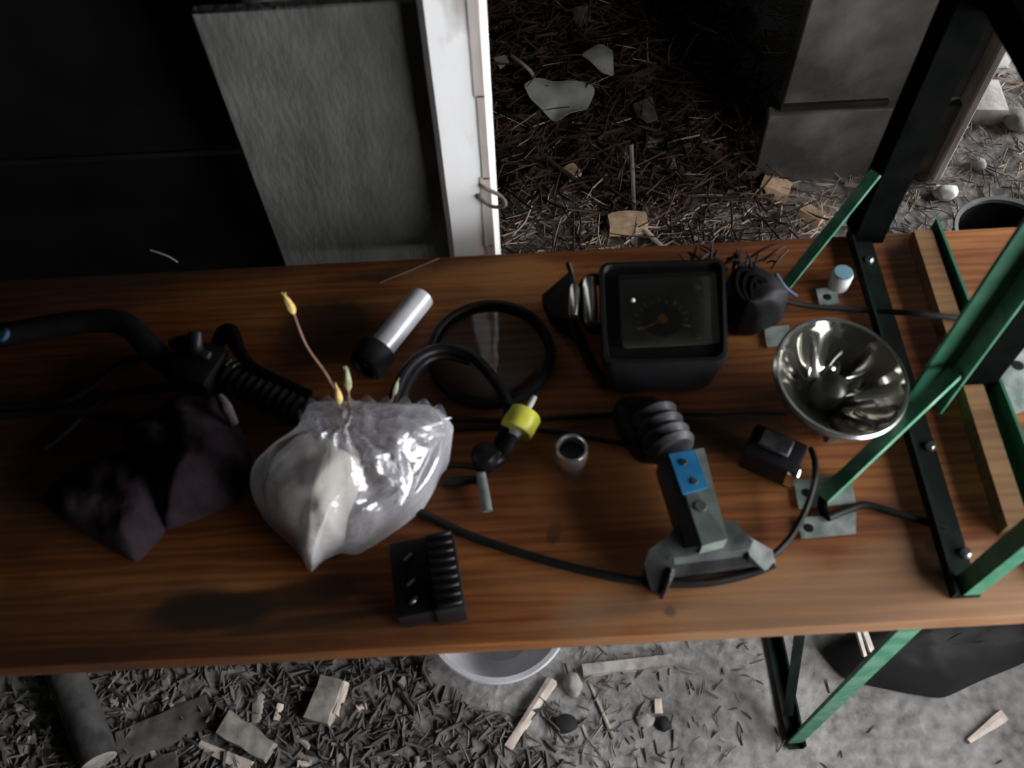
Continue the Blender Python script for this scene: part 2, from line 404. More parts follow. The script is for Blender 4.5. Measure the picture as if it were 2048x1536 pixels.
po = thing('post', 'flaking white painted wooden post standing against the back of the table', 'post', (-.035, .69, 0))
mb = MB()
n = 26; xs0, xs1 = -.0655, -.0060
prev = None
for k in range(n):
    z0 = 1.75*k/n; z1 = 1.75*(k+1)/n
a = []
def post_ring(z):
    w = .0012*noise.noise(V((z*9, 0, 0))); e = .0012*noise.noise(V((z*9, 5, 0)))
    x0 = xs0+w; x1 = xs1+e; y0 = .682+w; y1 = .708; b = .006
    return [(x0+b, y0, z), (x1-b, y0, z), (x1, y0+b, z), (x1, y1, z), (x0, y1, z), (x0, y0+b, z)]
for k in range(n): mb.loft([V(p) for p in post_ring(1.75*k/n)], [V(p) for p in post_ring(1.75*(k+1)/n)])
mb.build('timber', M['postpaint'], po)
mb = MB()
for k in range(14):
    z0 = .30+k*.105; w = .010+.004*noise.noise(V((k*.9, 2, 0)))
    mb.box((xs1-.006-w/2, .6815, z0), (w, .0016, .108), bev=.0004)
mb.build('bare_edge', M['barewood'], po)
mb = MB()   # bent wire staple hammered into the post
y = .680
w0 = PY(965, 372, y); w1 = PY(1000, 392, y-.004); w2 = PY(1010, 410, y-.012); w3 = PY(985, 413, y-.006); w4 = PY(958, 393, y)
mb.tube([w0+V((0, .006, 0)), w0, w1, w2, w3, w4, w4+V((0, .006, 0))], .0022, n=8); mb.build('wire_staple', M['rust'], po)

# right-hand wallboards (upper and lower sheet) with their lit edge
wb = thing('lower_wallboard', 'weathered grey-brown wall board at floor level beyond the table, under the seam', 'panel', (.82, 1.54, 0))
mb = MB(); mb.box((.816, 1.545, .105), (.43, .03, .205), bev=.003); mb.build('board', M['wallboard'], wb)
wb2 = thing('upper_wallboard', 'tall weathered grey wall board above the dark seam, behind the black leg', 'panel', (.82, 1.55, .21))
mb = MB(); mb.box((.826, 1.555, 1.2), (.40, .03, 1.96), bev=.003); mb.build('board', M['wallboard'], wb2)
bt = MB(); bt.box((.74, 1.536, .222), (.24, .012, .016), bev=.002); bt.build('batten', M['dark_wall'], wb2)
cp = thing('corner_post', 'pale square timber corner post at the right edge of the wall boards', 'post', (1.045, 1.53, 0))
mb = MB(); mb.box((1.040, 1.53, 1.1), (.022, .05, 2.2), bev=.004); mb.build('timber', M['barewood'], cp)  # pale colour paints the boards' edge as lit

# ------------------------------------------------------------------ folding table
WO = (.0, .45, 0)
def W(px, py, z=Z0): p = P(px, py, z); return p.x, p.y
def stain_light_patch(px, py, rx, ry, ang, k, col): x, y = W(px, py); return (x, y, rx, ry, ang, k, col)
DK = (.010, .007, .005)
stain_light_patches = [stain_light_patch(420, 1222, .075, .022, .06, .92, DK), stain_light_patch(560, 1195, .09, .016, .12, .7, DK), stain_light_patch(610, 1245, .09, .006, .1, .6, DK),
          stain_light_patch(660, 660, .075, .05, .2, .8, DK), stain_light_patch(820, 545, .11, .012, .05, .65, (.03, .026, .022)), stain_light_patch(1140, 1000, .022, .010, 0, .75, (.04, .016, .008)),
          stain_light_patch(1270, 855, .11, .02, 0, .75, DK), stain_light_patch(1340, 1222, .008, .007, 0, .95, (.02, .01, .006)), stain_light_patch(1868, 1095, .010, .009, 0, .9, (.02, .012, .008)),
          stain_light_patch(1108, 1065, .007, .013, -.3, .8, (.03, .014, .008)), stain_light_patch(960, 760, .12, .05, 0, .5, (.03, .014, .008)), stain_light_patch(1480, 870, .09, .03, .1, .75, DK),
          stain_light_patch(1810, 1000, .04, .03, .4, .25, (.06, .03, .02)), stain_light_patch(1050, 925, .05, .02, .1, .6, (.05, .02, .01)), stain_light_patch(1240, 1210, .05, .016, 0, .5, (.09, .06, .04)),
          stain_light_patch(1760, 1190, .30, .055, .03, .45, (.27, .18, .11)), stain_light_patch(980, 550, .13, .03, 0, .5, (.36, .16, .05)), stain_light_patch(1180, 960, .10, .06, 0, .4, (.30, .12, .035)), stain_light_patch(1330, 1150, .2, .03, .02, .35, (.30, .14, .05)),  # pale haze and brighter light painted into the board colour
          stain_light_patch(250, 850, .26, .12, 0, .6, (.022, .014, .010)), stain_light_patch(60, 950, .16, .12, 0, .5, (.022, .014, .010)), stain_light_patch(100, 600, .25, .03, 0, .35, (.035, .028, .022)),  # grime widened to paint in the falling light at the left
          stain_light_patch(120, 1260, .40, .05, -.02, .55, (.030, .020, .013)),  # weak light along the front left painted into the colour
          stain_light_patch(150, 560, .3, .02, 0, .5, (.03, .028, .02))]
M['board'] = wood_mat('varnished_pine', [(.28, (.068, .019, .006)), (.45, (.125, .039, .011)), (.58, (.185, .064, .017)), (.75, (.27, .112, .036))], stain_light_patches, .6, WO)
M['cleat'] = wood_mat('cleat_wood', [(.3, (.11, .055, .025)), (.7, (.24, .135, .065))], (), .6, WO)
tb = thing('folding_table', 'long varnished pine trestle table on green steel legs, loaded with motorcycle parts', 'table', WO)
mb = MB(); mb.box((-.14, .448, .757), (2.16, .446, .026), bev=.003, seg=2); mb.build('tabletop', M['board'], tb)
for (yy, fl) in ((.262, 1), (.640, -1)):
    mb = MB(); mb.angle((.437, yy, .016), (.405, yy, .742), (-1, 0, 0), (0, fl, 0), .024, .022, .003); mb.build('leg', M['green_paint'], tb)
mb = MB(); mb.angle((.44, .255, .003), (.44, .650, .003), (-1, 0, 0), (0, 0, 1), .024, .022, .003); mb.build('foot_bar', M['green_black'], tb)
mb = MB(); mb.angle((.425, .30, .035), (.408, .62, .70), (-1, 0, 0), (0, 1, .2), .016, .014, .003); mb.build('brace', M['green_black'], tb)
for (yy, fl) in ((.262, 1), (.640, -1)):
    mb = MB(); mb.angle((-1.0, yy, .016), (-.97, yy, .742), (1, 0, 0), (0, fl, 0), .024, .022, .003); mb.build('leg', M['green_paint'], tb)
mb = MB(); mb.angle((-1.0, .255, .003), (-1.0, .650, .003), (1, 0, 0), (0, 0, 1), .024, .022, .003); mb.build('foot_bar', M['green_black'], tb)
# wooden cleat across the board between the hinge irons
c0 = P(1850, 470, .79); c1 = P(2022, 1010, .79)
mb = MB(); mb.loft([V((c0.x-.010, .655, .77)), V((c0.x+.010, .655, .77)), V((c0.x+.010, .655, .79)), V((c0.x-.010, .655, .79))],
                   [V((c1.x-.010, .300, .77)), V((c1.x+.010, .300, .77)), V((c1.x+.010, .300, .79)), V((c1.x-.010, .300, .79))]); mb.build('cleat', M['cleat'], tb)

# ------------------------------------------------------------------ folding leg frame standing on the board
fr = thing('folding_leg_frame', 'green and black folding steel leg frame standing upside down on the table', 'leg frame', (.42, .45, Z0))
mb = MB(); mb.angle((.374, .243, .7705), (.390, .672, .7705), (1, 0, 0), (0, 0, 1), .026, .014, .003); mb.build('hinge_iron', M['green_black'], fr)
r0 = P(1812, 350, .80); r1 = P(2060, 990, .80)
mb = MB(); mb.angle((.478, .250, .7705), (.486, .668, .7705), (-1, 0, 0), (0, 0, 1), .022, .024, .003); mb.build('hinge_iron', M['green_dark'], fr)
for (px, py) in ((1860, 893), (1931, 1106), (1738, 520)):
    q = P(px, py, .774); mb = MB(); mb.lathe([(0, .0045), (.003, .0045), (.0045, .003), (.0058, .0), (.0058, -.001)], q, n=12); mb.build('bolt', M['steel'], fr)
mb = MB(); mb.angle((.394, .660, .772), (.394, .660, 1.09), (1, 0, 0), (0, 1, 0), .034, .028, .003); mb.build('leg', M['black_paint'], fr)  # green leg in shade, coloured black
mb = MB(); mb.box((.394+.017, .6585, .93), (.034, .003, .32)); mb.build('leg_web', M['black_paint'], fr)
# middle upright: green flange, and a flange coloured black for its inside shadow
mb = MB(); mb.box((.405, .446, .925), (.028, .004, .31), bev=.0008); a = mb.build('leg', M['green_dark'], fr)
mb = MB(); mb.box((.418, .436, .93), (.003, .024, .30), rot=None, bev=.0006); mb.build('edge_flange', M['green_paint'], a)
mb = MB(); mb.box((.450, .452, .925), (.056, .004, .31), bev=.0008); mb.build('dark_flange', M['black_paint'], a)
mb = MB(); mb.angle((.385, .2445, .772), (.390, .2445, 1.09), (1, 0, 0), (0, 1, 0), .015, .018, .003); mb.build('leg', M['green_paint'], fr)
mb = MB(); mb.angle((.42, .225, 1.062), (.42, .685, 1.062), (1, 0, 0), (0, 0, 1), .045, .03, .003); mb.build('foot_bar', M['black_paint'], fr)
def flat_bar(p0, p1, w, t, up=(0, 0, 1)):
    d = (V(p1)-V(p0)).normalized(); u = d.cross(V(up)).normalized(); v = u.cross(d).normalized()
    sec = [-u*w-v*t, u*w-v*t, u*w+v*t, -u*w+v*t]
    return [V(p0)+q for q in sec], [V(p1)+q for q in sec]
s0 = P(1572, 570, .778); s1 = PY(1752, 345, .655)
mb = MB(); mb.loft(*flat_bar(s0, s1, .006, .002)); mb.build('strut', M['green_paint'], fr)
s0 = V((.283, .342, .778)); s1 = V((.412, .434, .84))
mb = MB(); mb.loft(*flat_bar(s0, s1, .0075, .002, (-.5, .2, 1))); mb.build('strut', M['green_paint'], fr)
# worn mounting plates
def plate(pts, z0, z1, m, name, parent, holes=()):
    mb = MB(); mb.loft([P(x, y, z0) for x, y in pts], [P(x, y, z1) for x, y in pts]); o = mb.build(name, m, parent)
    for (x, y, r) in holes:
        h = MB(); h.lathe([(0, .0008), (r, .0008), (r*1.1, 0)], P(x, y, z1), n=14); h.build('bolt_hole', M['green_black'], o)
    return o
plate([(1588, 962), (1700, 945), (1712, 1006), (1598, 1018)], .7705, .7735, M['plate'], 'mounting_plate', fr, [(1612, 985, .004)])
plate([(1596, 1036), (1712, 1024), (1712, 1068), (1602, 1078)], .7705, .7735, M['plate'], 'mounting_plate', fr, [(1618, 1056, .004)])
mb = MB(); mb.tube([P(1690, 950, .779), P(1652, 985, .776), P(1645, 1012, .7755), P(1650, 1030, .7755)], .0045, n=8); mb.build('strut_hook', M['black_paint'], fr)
plate([(1632, 578), (1672, 572), (1678, 606), (1640, 614)], .7705, .7735, M['plate'], 'mounting_plate', fr, [(1655, 594, .004)])
plate([(1528, 655), (1578, 650), (1582, 690), (1534, 694)], .7705, .7735, M['plate'], 'mounting_plate', fr)
# large pale plate at the table's right edge
pp = thing('end_plate', 'pale grey painted steel plate with dark bolt holes at the right edge of the table', 'plate', P(2030, 740, Z0))
plate([(1972, 720), (2110, 600), (2150, 790), (2020, 832)], .7705, .7745, M['plate'], 'sheet', pp, [(2036, 731, .0055), (2095, 700, .0055)])

# ------------------------------------------------------------------ handlebar and its cables
hb = thing('handlebar', 'black motorcycle handlebar with grip and levers lying on the left of the table', 'handlebar', P(330, 720, Z0))
zt = Z0+.013
mb = MB(); mb.tube([P(-150, 700, zt+.03), P(0, 672, zt+.03), P(120, 650, zt+.03), P(215, 642, zt+.03), P(262, 655, zt+.028), P(295, 690, zt+.022), P(330, 722, zt+.012), P(390, 752, zt+.006), P(470, 768, zt+.006)], .0125, n=14); mb.build('bar', M['black_plastic'], hb)
g0 = P(455, 752, zt+.008); g1 = P(640, 838, zt+.004)
mb = MB(); mb.tube([g0+(g1-g0)*(k/24) for k in range(25)], [.0165+(.0012 if k % 2 else -.0006) for k in range(25)], n=16, k=1); mb.build('grip', M['black_rubber'], hb)
mb = MB(); q = P(400, 738, Z0+.026); mb.box(q, (.050, .048, .036), Matrix.Rotation(-.4, 3, 'Z'), bev=.006, seg=2); a = mb.build('switch_housing', M['black_plastic'], hb)
mb = MB(); mb.box(q+V((.010, .004, .0195)), (.014, .009, .005), Matrix.Rotation(-.4, 3, 'Z'), bev=.0015); mb.build('switch', M['cast_dark'], a)
mb = MB(); mb.tube([P(395, 715, Z0+.035), P(390, 690, Z0+.05), P(389, 668, Z0+.055)], [.008, .0085, .008], n=12); mb.build('mirror_mount', M['black_plastic'], hb)
mb = MB(); mb.tube([P(345, 690, Z0+.03), P(370, 684, Z0+.034), P(395, 700, Z0+.034)], .007, n=10); mb.build('cable_adjuster', M['black_plastic'], hb)
mb = MB(); mb.tube([P(428, 705, Z0+.034), P(445, 670, Z0+.042), P(462, 668, Z0+.044), P(480, 705, Z0+.04), P(510, 738, Z0+.036), P(570, 768, Z0+.032), P(620, 792, Z0+.03)], [.006, .009, .010, .007, .006, .0055, .006], n=12, flat=.7); mb.build('brake_lever', M['black_paint'], hb)
for k in range(3):
    q0 = P(448+k*13, 716+k*4, Z0+.034); q1 = P(436+k*13, 758+k*4, Z0+.026)
    mb = MB(); mb.tube([q0, (q0+q1)/2+V((0, 0, .004)), q1], .0022, n=8); mb.build('clamp_ring', M['chrome_soft'], hb)  # silver glint lines modelled as thin chrome strips
mb = MB(); mb.lathe([(0, .0), (.0075, .001), (.0075, .006), (0, .008)], P(10, 672, zt+.0425), axis=(-.3, -.2, 1), n=14); mb.build('end_plug', M['plug_blue'], hb)  # blue glint on the bar painted as a small disc

def cable(name, pts, r, label, m='cable', cat='cable', group=None, n=9):
    pts = [P(*p) for p in pts]; mb = MB(); mb.tube(pts, r, n=n, k=8); o = mb.build(name, M[m], origin=pts[0]); return tag(o, label, cat, group)
zc = Z0+.0045
cable('control_cable', [(310, 706, zc+.006), (255, 722, zc+.004), (205, 758, zc), (150, 796, zc), (80, 812, zc), (-60, 812, zc)], .0045, 'black control cable curving left from the handlebar bend')
cable('control_cable', [(370, 772, zc+.008), (300, 778, zc+.002), (230, 788, zc), (180, 820, zc), (140, 858, zc), (90, 900, zc)], .0042, 'black control cable leaving the underside of the switch housing towards the maroon rag')
cable('control_cable', [(-60, 838, zc), (60, 826, zc), (140, 824, zc+.008), (220, 834, zc), (290, 852, zc+.002)], .0042, 'black cable running from the left edge to the top of the maroon rag')
cable('control_cable', [(790, 1000, zc), (850, 1030, zc), (940, 1072, zc), (1060, 1112, zc), (1180, 1144, zc), (1290, 1164, zc), (1400, 1166, zc), (1490, 1150, zc), (1548, 1128, zc+.004)], .0042, 'long black cable running from the plastic bag to the foot of the grey bracket')
cable('wire_lead', [(1545, 1112, Z0+.012), (1580, 1075, Z0+.012), (1610, 1022, Z0+.02), (1628, 965, Z0+.024), (1630, 925, Z0+.018), (1622, 898, Z0+.01)], .0030, 'thin black wire arching from the grey bracket foot up to the worn plates')
cable('wire_lead', [(1656, 1036, Z0+.006), (1690, 1022, Z0+.004), (1730, 1010, Z0+.004), (1780, 1022, Z0+.004), (1840, 1040, Z0+.004), (1890, 1052, Z0+.005)], .0036, 'dark grey wire lying from the worn plates to the hinge iron')
cable('wire_lead', [(880, 836, Z0+.003), (980, 842, Z0+.003), (1080, 838, Z0+.003), (1200, 830, Z0+.003), (1290, 828, Z0+.003)], .0027, 'thin black wire passing behind the yellow fuel filter')
cable('wire_lead', [(890, 860, Z0+.003), (990, 856, Z0+.003), (1090, 862, Z0+.003), (1180, 876, Z0+.003), (1265, 892, Z0+.003)], .0027, 'thin black wire passing behind the chrome socket')
cable('wire_lead', [(1330, 828, Z0+.003), (1420, 830, Z0+.003), (1500, 831, Z0+.003), (1570, 830, Z0+.003)], .0024, 'thin black wire from the black bellows to the headlight reflector')
cable('wire_lead', [(1560, 600, Z0+.02), (1620, 612, Z0+.012), (1700, 618, Z0+.008), (1760, 622, Z0+.012), (1840, 628, Z0+.028), (1960, 640, Z0+.024), (2100, 652, Z0+.006)], .0032, 'black wire running from the black rubber boot across the hinge iron')

# ------------------------------------------------------------------ soft lumps
def densify(pts, n):
    pts = [V((p[0], p[1], p[2] if len(p) > 2 else 0)) for p in pts]; m = len(pts)
    L_ = [(pts[(i+1) % m]-pts[i]).length for i in range(m)]; T = sum(L_); out = []; i = 0; acc = 0
    for k in range(n):
        t = T*k/n
        while acc+L_[i] < t: acc += L_[i]; i += 1
        out.append(pts[i].lerp(pts[(i+1) % m], (t-acc)/L_[i]))
    sm = [(out[k-1]+2*out[k]+out[(k+1) % n])/4 for k in range(n)]
    return sm
# maroon rag in two folds
def rag_fn(amp, sd):
    def fn(q, r, t):
        k = noise.noise(V((q.x*22, q.y*22, sd)))+.5*noise.noise(V((q.x*50, q.y*50, sd+2)))
        e = min(1, (1-r)*5)
        return V((0, 0, amp*k*e))
    return fn
rg = thing('cloth_rag', 'dark maroon crumpled cloth rag lying in front of the handlebar', 'rag', P(300, 960, Z0))
o1 = densify([(80, 1000), (150, 930), (240, 905), (330, 930), (340, 1000), (330, 1070), (272, 1128), (215, 1095), (140, 1050)], 64)
mb = MB(); mb.pillow([P(p.x, p.y, Z0+.004) for p in o1], P(235, 985, Z0+.034), 10, rag_fn(.009, 1), Z0+.001); mb.build('lower_fold', M['cloth'], rg)
o1 = densify([(240, 872), (300, 826), (350, 800), (440, 786), (482, 860), (520, 950), (500, 985), (420, 1030), (330, 1062), (300, 990), (270, 930)], 64)
mb = MB(); mb.pillow([P(p.x, p.y, Z0+.006) for p in o1], P(385, 900, Z0+.046), 10, rag_fn(.010, 4), Z0+.001); mb.build('upper_fold', M['cloth'], rg)
mb = MB(); mb.tube([P(438, 792, Z0+.034), P(452, 815, Z0+.036), P(470, 850, Z0+.026)], [.004, .006, .004], n=10, flat=.5); mb.build('hem', M['cloth_edge'], rg)  # paler strip paints the lit right edge of the fold

# plastic bag
outline = [(606, 842), (623, 812), (666, 812), (715, 808), (777, 815), (851, 812), (886, 827), (908, 852), (904, 871), (891, 886), (873, 941), (851, 990), (811, 1032), (752, 1084), (715, 1109), (678, 1106), (638, 1126), (623, 1148), (599, 1109), (562, 1072), (529, 1042), (510, 1008), (497, 965), (510, 933), (554, 889), (600, 862)]
def bz(py): return Z0+.004+.062*min(1, max(0, (1130-py)/300.0))
bagr = [P(p.x, p.y, bz(p.y)) for p in densify(outline, 120)]
neck = P(690, 835, Z0+.09)
def bag_fn(q, r, t):
    d = q-neck; a = math.atan2(d.y, d.x); L_ = d.length
    k = math.sin(a*17+3*noise.noise(q*18))*.5+noise.noise(q*30)+.6*noise.noise(q*70)
    e = min(1, (1-r)*4)*(.6+.8*math.exp(-(L_/.07)**2)+ (.8 if q.x > neck.x+.01 else 0))
    return V((.0015*noise.noise(q*40+V((9, 0, 0))), .0015*noise.noise(q*40), .0050*k*e))
bg = thing('plastic_bag', 'crumpled clear plastic bag with a white wad inside, in the middle of the table', 'bag', P(690, 970, Z0))
mb = MB(); mb.pillow(bagr, P(690, 960, Z0+.088), 22, bag_fn, Z0+.002, .5); mb.build('film', M['film'], bg, ang=60)
mb = MB()   # ruffled open mouth
rim = densify([(600, 850), (612, 820), (640, 806), (690, 806), (740, 806), (800, 812), (855, 812), (890, 828), (912, 855)], 200)[:104]
rp = [P(p.x, p.y, Z0+.070) for p in rim]; vs = []; fs = []
for k, p in enumerate(rp):
    t = k/len(rp); a = .0035*math.sin(k*.55)+.005*noise.noise(V((k*.16, 0, 0)))
    inn = (V((neck.x+(p.x-neck.x)*.55, neck.y-.022+(p.y-neck.y)*.3, Z0+.074)))
    vs += [p+V((0, a*.6, .008+a)), (p*0.6+inn*0.4)+V((0, a, .012-a)), inn+V((0, 0, .006+a*.5))]
for k in range(len(rp)-1):
    for j in range(2): fs.append((k*3+j, k*3+3+j, k*3+4+j, k*3+1+j))
mb.add(vs, fs); mb.build('mouth_ruffle', M['film'], bg, ang=70)
mb = MB()   # heavy pleats on the right side of the bag
for (pts, r) in (([(700, 880), (740, 905), (790, 950), (815, 990)], .006), ([(760, 880), (800, 910), (815, 960), (800, 1010)], .005), ([(880, 880), (860, 930), (830, 985)], .005), ([(725, 855), (800, 868), (890, 868)], .004), ([(740, 830), (810, 845), (870, 862)], .003), ([(655, 870), (700, 895), (735, 920)], .005)):
    mb.tube([P(x, y, Z0+.088-.03*max(0, (x-790)/120)-.02*max(0, (y-900)/100)) for x, y in pts], [r*.3, r, r, r*.3], n=8, flat=.5)
mb.build('pleats', M['film'], bg)
wd = densify([(600, 880), (660, 870), (720, 900), (715, 960), (695, 1020), (690, 1090), (655, 1112), (625, 1135), (598, 1098), (545, 1040), (530, 985), (555, 920)], 72)
def wad_fn(q, r, t):
    return V((0, 0, .010*min(1, (1-r)*4)*(noise.noise(q*25)+.5*noise.noise(q*60))))
mb = MB(); wp = [P(p.x, p.y, Z0+.006+.03*min(1, max(0, (1120-p.y)/240))) for p in wd]
mb.pillow(wp, P(622, 985, Z0+.066), 14, wad_fn, Z0+.004, .5)
tag(mb.build('white_wad', M['wad'], origin=P(622, 990, Z0+.004)), 'cream white crumpled wad of cloth inside the clear plastic bag', 'cloth')

# dry grass stalks poking out of the bag
def grass(label, pts, ear, r=.0011, er=.0042, em='ear'):
    t = thing('grass_stalk', label, 'grass', P(*pts[0]))
    mb = MB(); mb.tube([P(*p) for p in pts], [r*1.2, r, r*.8], n=6); mb.build('stem', M['stalk'], t)
    e0 = P(*ear[0]); e1 = P(*ear[1]); mb = MB()
    mb.tube([e0.lerp(e1, k/6) for k in range(7)], [er*.3, er*.9, er, er*.9, er*.8, er*.5, er*.1], n=8, k=2); a = mb.build('ear', M[em], t)
    mb = MB()
    d = (e1-e0)
    for k in range(14):
        b = e0+d*(.1+.8*k/14); s = V((random.uniform(-1, 1), random.uniform(-1, 1), random.uniform(-1, 1)))*er*1.2
        mb.tube([b, b+s*.7+d*.25], [er*.35, er*.05], n=4, k=1)
    mb.build('husk', M[em], a)
grass('dry grass stalk with a tan ear leaning up left from the plastic bag', [(672, 785, .87), (650, 745, .885), (612, 690, .90), (585, 620, .92)], [(588, 628, .918), (566, 588, .93)])
grass('short yellow grass ear at the mouth of the plastic bag', [(682, 830, .85), (679, 815, .86), (677, 806, .868)], [(679, 808, .866), (673, 772, .88)], er=.0038)
grass('greenish grass ear beside the yellow one at the bag mouth', [(700, 838, .85), (698, 800, .865), (697, 780, .872)], [(697, 782, .872), (692, 732, .89)], er=.0036, em='ear_green')
grass('pale grass blade standing by the black hose at the bag mouth', [(778, 818, .845), (784, 800, .852), (789, 780, .86)], [(787, 790, .858), (795, 762, .868)], er=.0028, em='ear_green')
for (pts, lb) in (([(760, 565, .772), (810, 545, .776), (880, 516, .774)], 'thin dry straw lying at the back edge of the table, left of the post foot'), ([(355, 524, .775), (335, 512, .79), (300, 500, .80)], 'thin pale straw curling over the back edge of the table at the left')):
    mb = MB(); pp3 = [P(*p) for p in pts]; mb.tube(pp3, .0009, n=5); tag(mb.build('straw_stem', M['straw'], origin=pp3[0]), lb, 'straw')

# ------------------------------------------------------------------ silver cylinder
cy = thing('metal_canister', 'brushed silver cylinder with black rubber cap lying behind the plastic bag', 'canister', P(780, 660, Z0))
a0 = P(846, 592, Z0+.017); a1 = P(752, 708, Z0+.019); ax = (a1-a0); LN = ax.length; ax.normalize()
mb = MB(); mb.lathe([(0, 0), (.0115, 0), (.0135, .0015), (.0138, .01), (.0138, LN*.93), (.0128, LN)], a0, ax, n=32); mb.build('body', M['alu'], cy)
mb = MB(); mb.lathe([(.0130, LN*.92), (.0195, LN*.93), (.0205, LN*.97), (.0205, LN+.014), (.018, LN+.020), (.012, LN+.022), (.011, LN+.012), (0, LN+.012)], a0, ax, n=28); a = mb.build('rubber_cap', M['black_rubber'], cy)
mb = MB(); e = a0+ax*(LN+.012)
for k in range(2): mb.box(e+V((.004*(k*2-1), 0, .002)), (.003, .008, .010), bev=.0005)
mb.build('terminal', M['steel'], a)

# ------------------------------------------------------------------ headlight ring with lens
hr = thing('headlight_ring', 'black rubber headlight ring holding a clear glass lens, lying flat behind the yellow filter', 'headlight ring', P(981, 703, Z0))
rc = P(981, 705, Z0+.008)
mb = MB(); mb.lathe([(.0585, -.007), (.0665, -.007), (.0675, 0), (.0655, .006), (.0605, .007), (.0590, .004), (.0605, 0)], rc, n=64, closed=True); mb.build('rubber_ring', M['black_rubber'], hr)
mb = MB(); mb.lathe([(.0600, .0), (.05, .0045), (.035, .0075), (.018, .0088), (0.0005, .0092)], rc, n=64, cap=False); mb.build('glass_lens', M['glass'], hr)

# ------------------------------------------------------------------ hose, fuel filter, fuel tap
hz = [(783, 815, .83), (795, 775, .822), (818, 735, .812), (850, 708, .806), (890, 697, .803), (935, 707, .803), (975, 742, .803), (1005, 785, .80), (1018, 822, .795), (1010, 860, .784), (998, 888, .779), (985, 908, .779)]
mb = MB(); hp = [P(*p) for p in hz]; mb.tube(hp, .0058, n=12, k=8)
tag(mb.build('fuel_hose', M['black_plastic'], origin=hp[0]), 'glossy black hose looping over the headlight ring to the fuel tap', 'hose')
hz = [(800, 820, .82), (812, 775, .812), (835, 738, .800), (862, 716, .797), (900, 711, .795), (940, 722, .795)]
mb = MB(); hp = [P(*p) for p in hz]; mb.tube(hp, .0050, n=12, k=8)
tag(mb.build('fuel_hose', M['black_plastic'], origin=hp[0]), 'shorter black hose running just inside the hose loop on the headlight ring', 'hose')
ff = thing('fuel_filter', 'bright yellow inline fuel filter with clear nozzles and black end', 'fuel filter', P(1038, 842, Z0))
f0 = P(1062, 806, Z0+.022); f1 = P(1018, 888, Z0+.018); fa = (f1-f0); FL = fa.length; fa.normalize()
mb = MB(); mb.lathe([(0, FL*.24), (.0155, FL*.24), (.0170, FL*.28), (.0170, FL*.66), (.0155, FL*.70), (0, FL*.70)], f0, fa, n=28); mb.build('body', M['yellow'], ff)
mb = MB(); mb.lathe([(0, -.008), (.0028, -.008), (.0032, .0), (.0030, .006), (.005, FL*.16), (.0052, FL*.27)], f0, fa, n=16); mb.build('nozzle', M['clear_white'], ff)
mb = MB(); mb.lathe([(.0070, FL*.69), (.0058, FL*.74), (.0048, FL*.80), (.0048, FL*.9)], f0, fa, n=16); mb.build('nozzle', M['clear_white'], ff)
mb = MB(); mb.tube([f0+fa*FL*.84, f0+fa*FL*1.05, P(1003, 902, Z0+.012), P(985, 915, Z0+.014)], [.0075, .0075, .007, .007], n=14); mb.build('hose_end', M['black_rubber'], ff)
ft = thing('fuel_tap', 'black fuel tap with a grey metal lever lying beside the plastic bag', 'tap', P(970, 930, Z0))
mb = MB(); mb.lathe([(0, .0), (.013, .0), (.014, .004), (.014, .016), (.010, .022), (0, .024)], P(972, 925, Z0+.001), n=20); mb.box(P(990, 920, Z0+.010), (.022, .014, .014), Matrix.Rotation(.5, 3, 'Z'), bev=.003); mb.build('body', M['black_plastic'], ft)
mb = MB(); mb.tube([P(962, 944, Z0+.016), P(964, 960, Z0+.012), P(970, 995, Z0+.010), P(975, 1022, Z0+.008)], [.0042, .0048, .005, .0046], n=12, flat=.8); mb.build('lever', M['cast_green'], ft)
mb = MB(); mb.tube([P(957, 958, Z0+.006), P(925, 962, Z0+.006), P(885, 967, Z0+.006)], .0045, n=10); mb.tube([P(955, 935, Z0+.006), P(915, 930, Z0+.005), P(890, 932, Z0+.004)], .003, n=8); mb.build('spigot', M['black_plastic'], ft)

# ------------------------------------------------------------------ chrome socket
so = thing('spark_plug_socket', 'chrome spark plug socket standing upright on the table between filter and grey bracket', 'socket', P(1140, 938, Z0))
sb = P(1141, 936, Z0); H = .042
prof = [(.0110, 0), (.0125, .001), (.0125, .016), (.0148, .020), (.0152, .022), (.0152, H-.001), (.0145, H), (.0128, H), (.0122, H-.001), (.0122, .012), (.0, .012)]
mb = MB(); mb.lathe(prof, sb, n=36); mb.build('shell', M['socket'], so)
mb = MB()
ring = [V((math.cos(a*math.pi/3), math.sin(a*math.pi/3), 0)) for a in range(6)]
mb.loft([sb+p*.0121+V((0, 0, .0125)) for p in ring], [sb+p*.0121+V((0, 0, H-.014)) for p in ring])
mb.build('hex_insert', M['cast_dark'], so)

# ------------------------------------------------------------------ speedometer
sp = thing('speedometer', 'black square speedometer housing with dial and orange needle at the back of the table', 'speedometer', P(1330, 690, Z0))
zt = Z0+.075
T4 = [P(1196, 524, zt), P(1452, 516, zt), P(1458, 722, zt), P(1206, 730, zt)]
ctr = sum(T4, V((0, 0, 0)))/4
def ringr(c4, z, k=1.0, rad=.012, n=5):
    cc = sum(c4, V((0, 0, 0)))/4; out = []
    for i in range(4):
        p = cc+(c4[i]-cc)*k; a = cc+(c4[i-1]-cc)*k; b = cc+(c4[(i+1) % 4]-cc)*k
        u = (a-p).normalized(); v = (b-p).normalized()
        for j in range(n):
            t = j/(n-1); q0 = p+u*rad*(1-t); q1 = p+v*rad*t
            out.append(V(((p.x+u.x*rad*(1-t)**2+v.x*rad*t**2), (p.y+u.y*rad*(1-t)**2+v.y*rad*t**2), z)))
    return out
lev = [(Z0+.004, .80), (Z0+.02, .90), (zt-.022, .97), (zt-.006, 1.0), (zt, .985), (zt+.001, .93), (zt-.004, .90)]
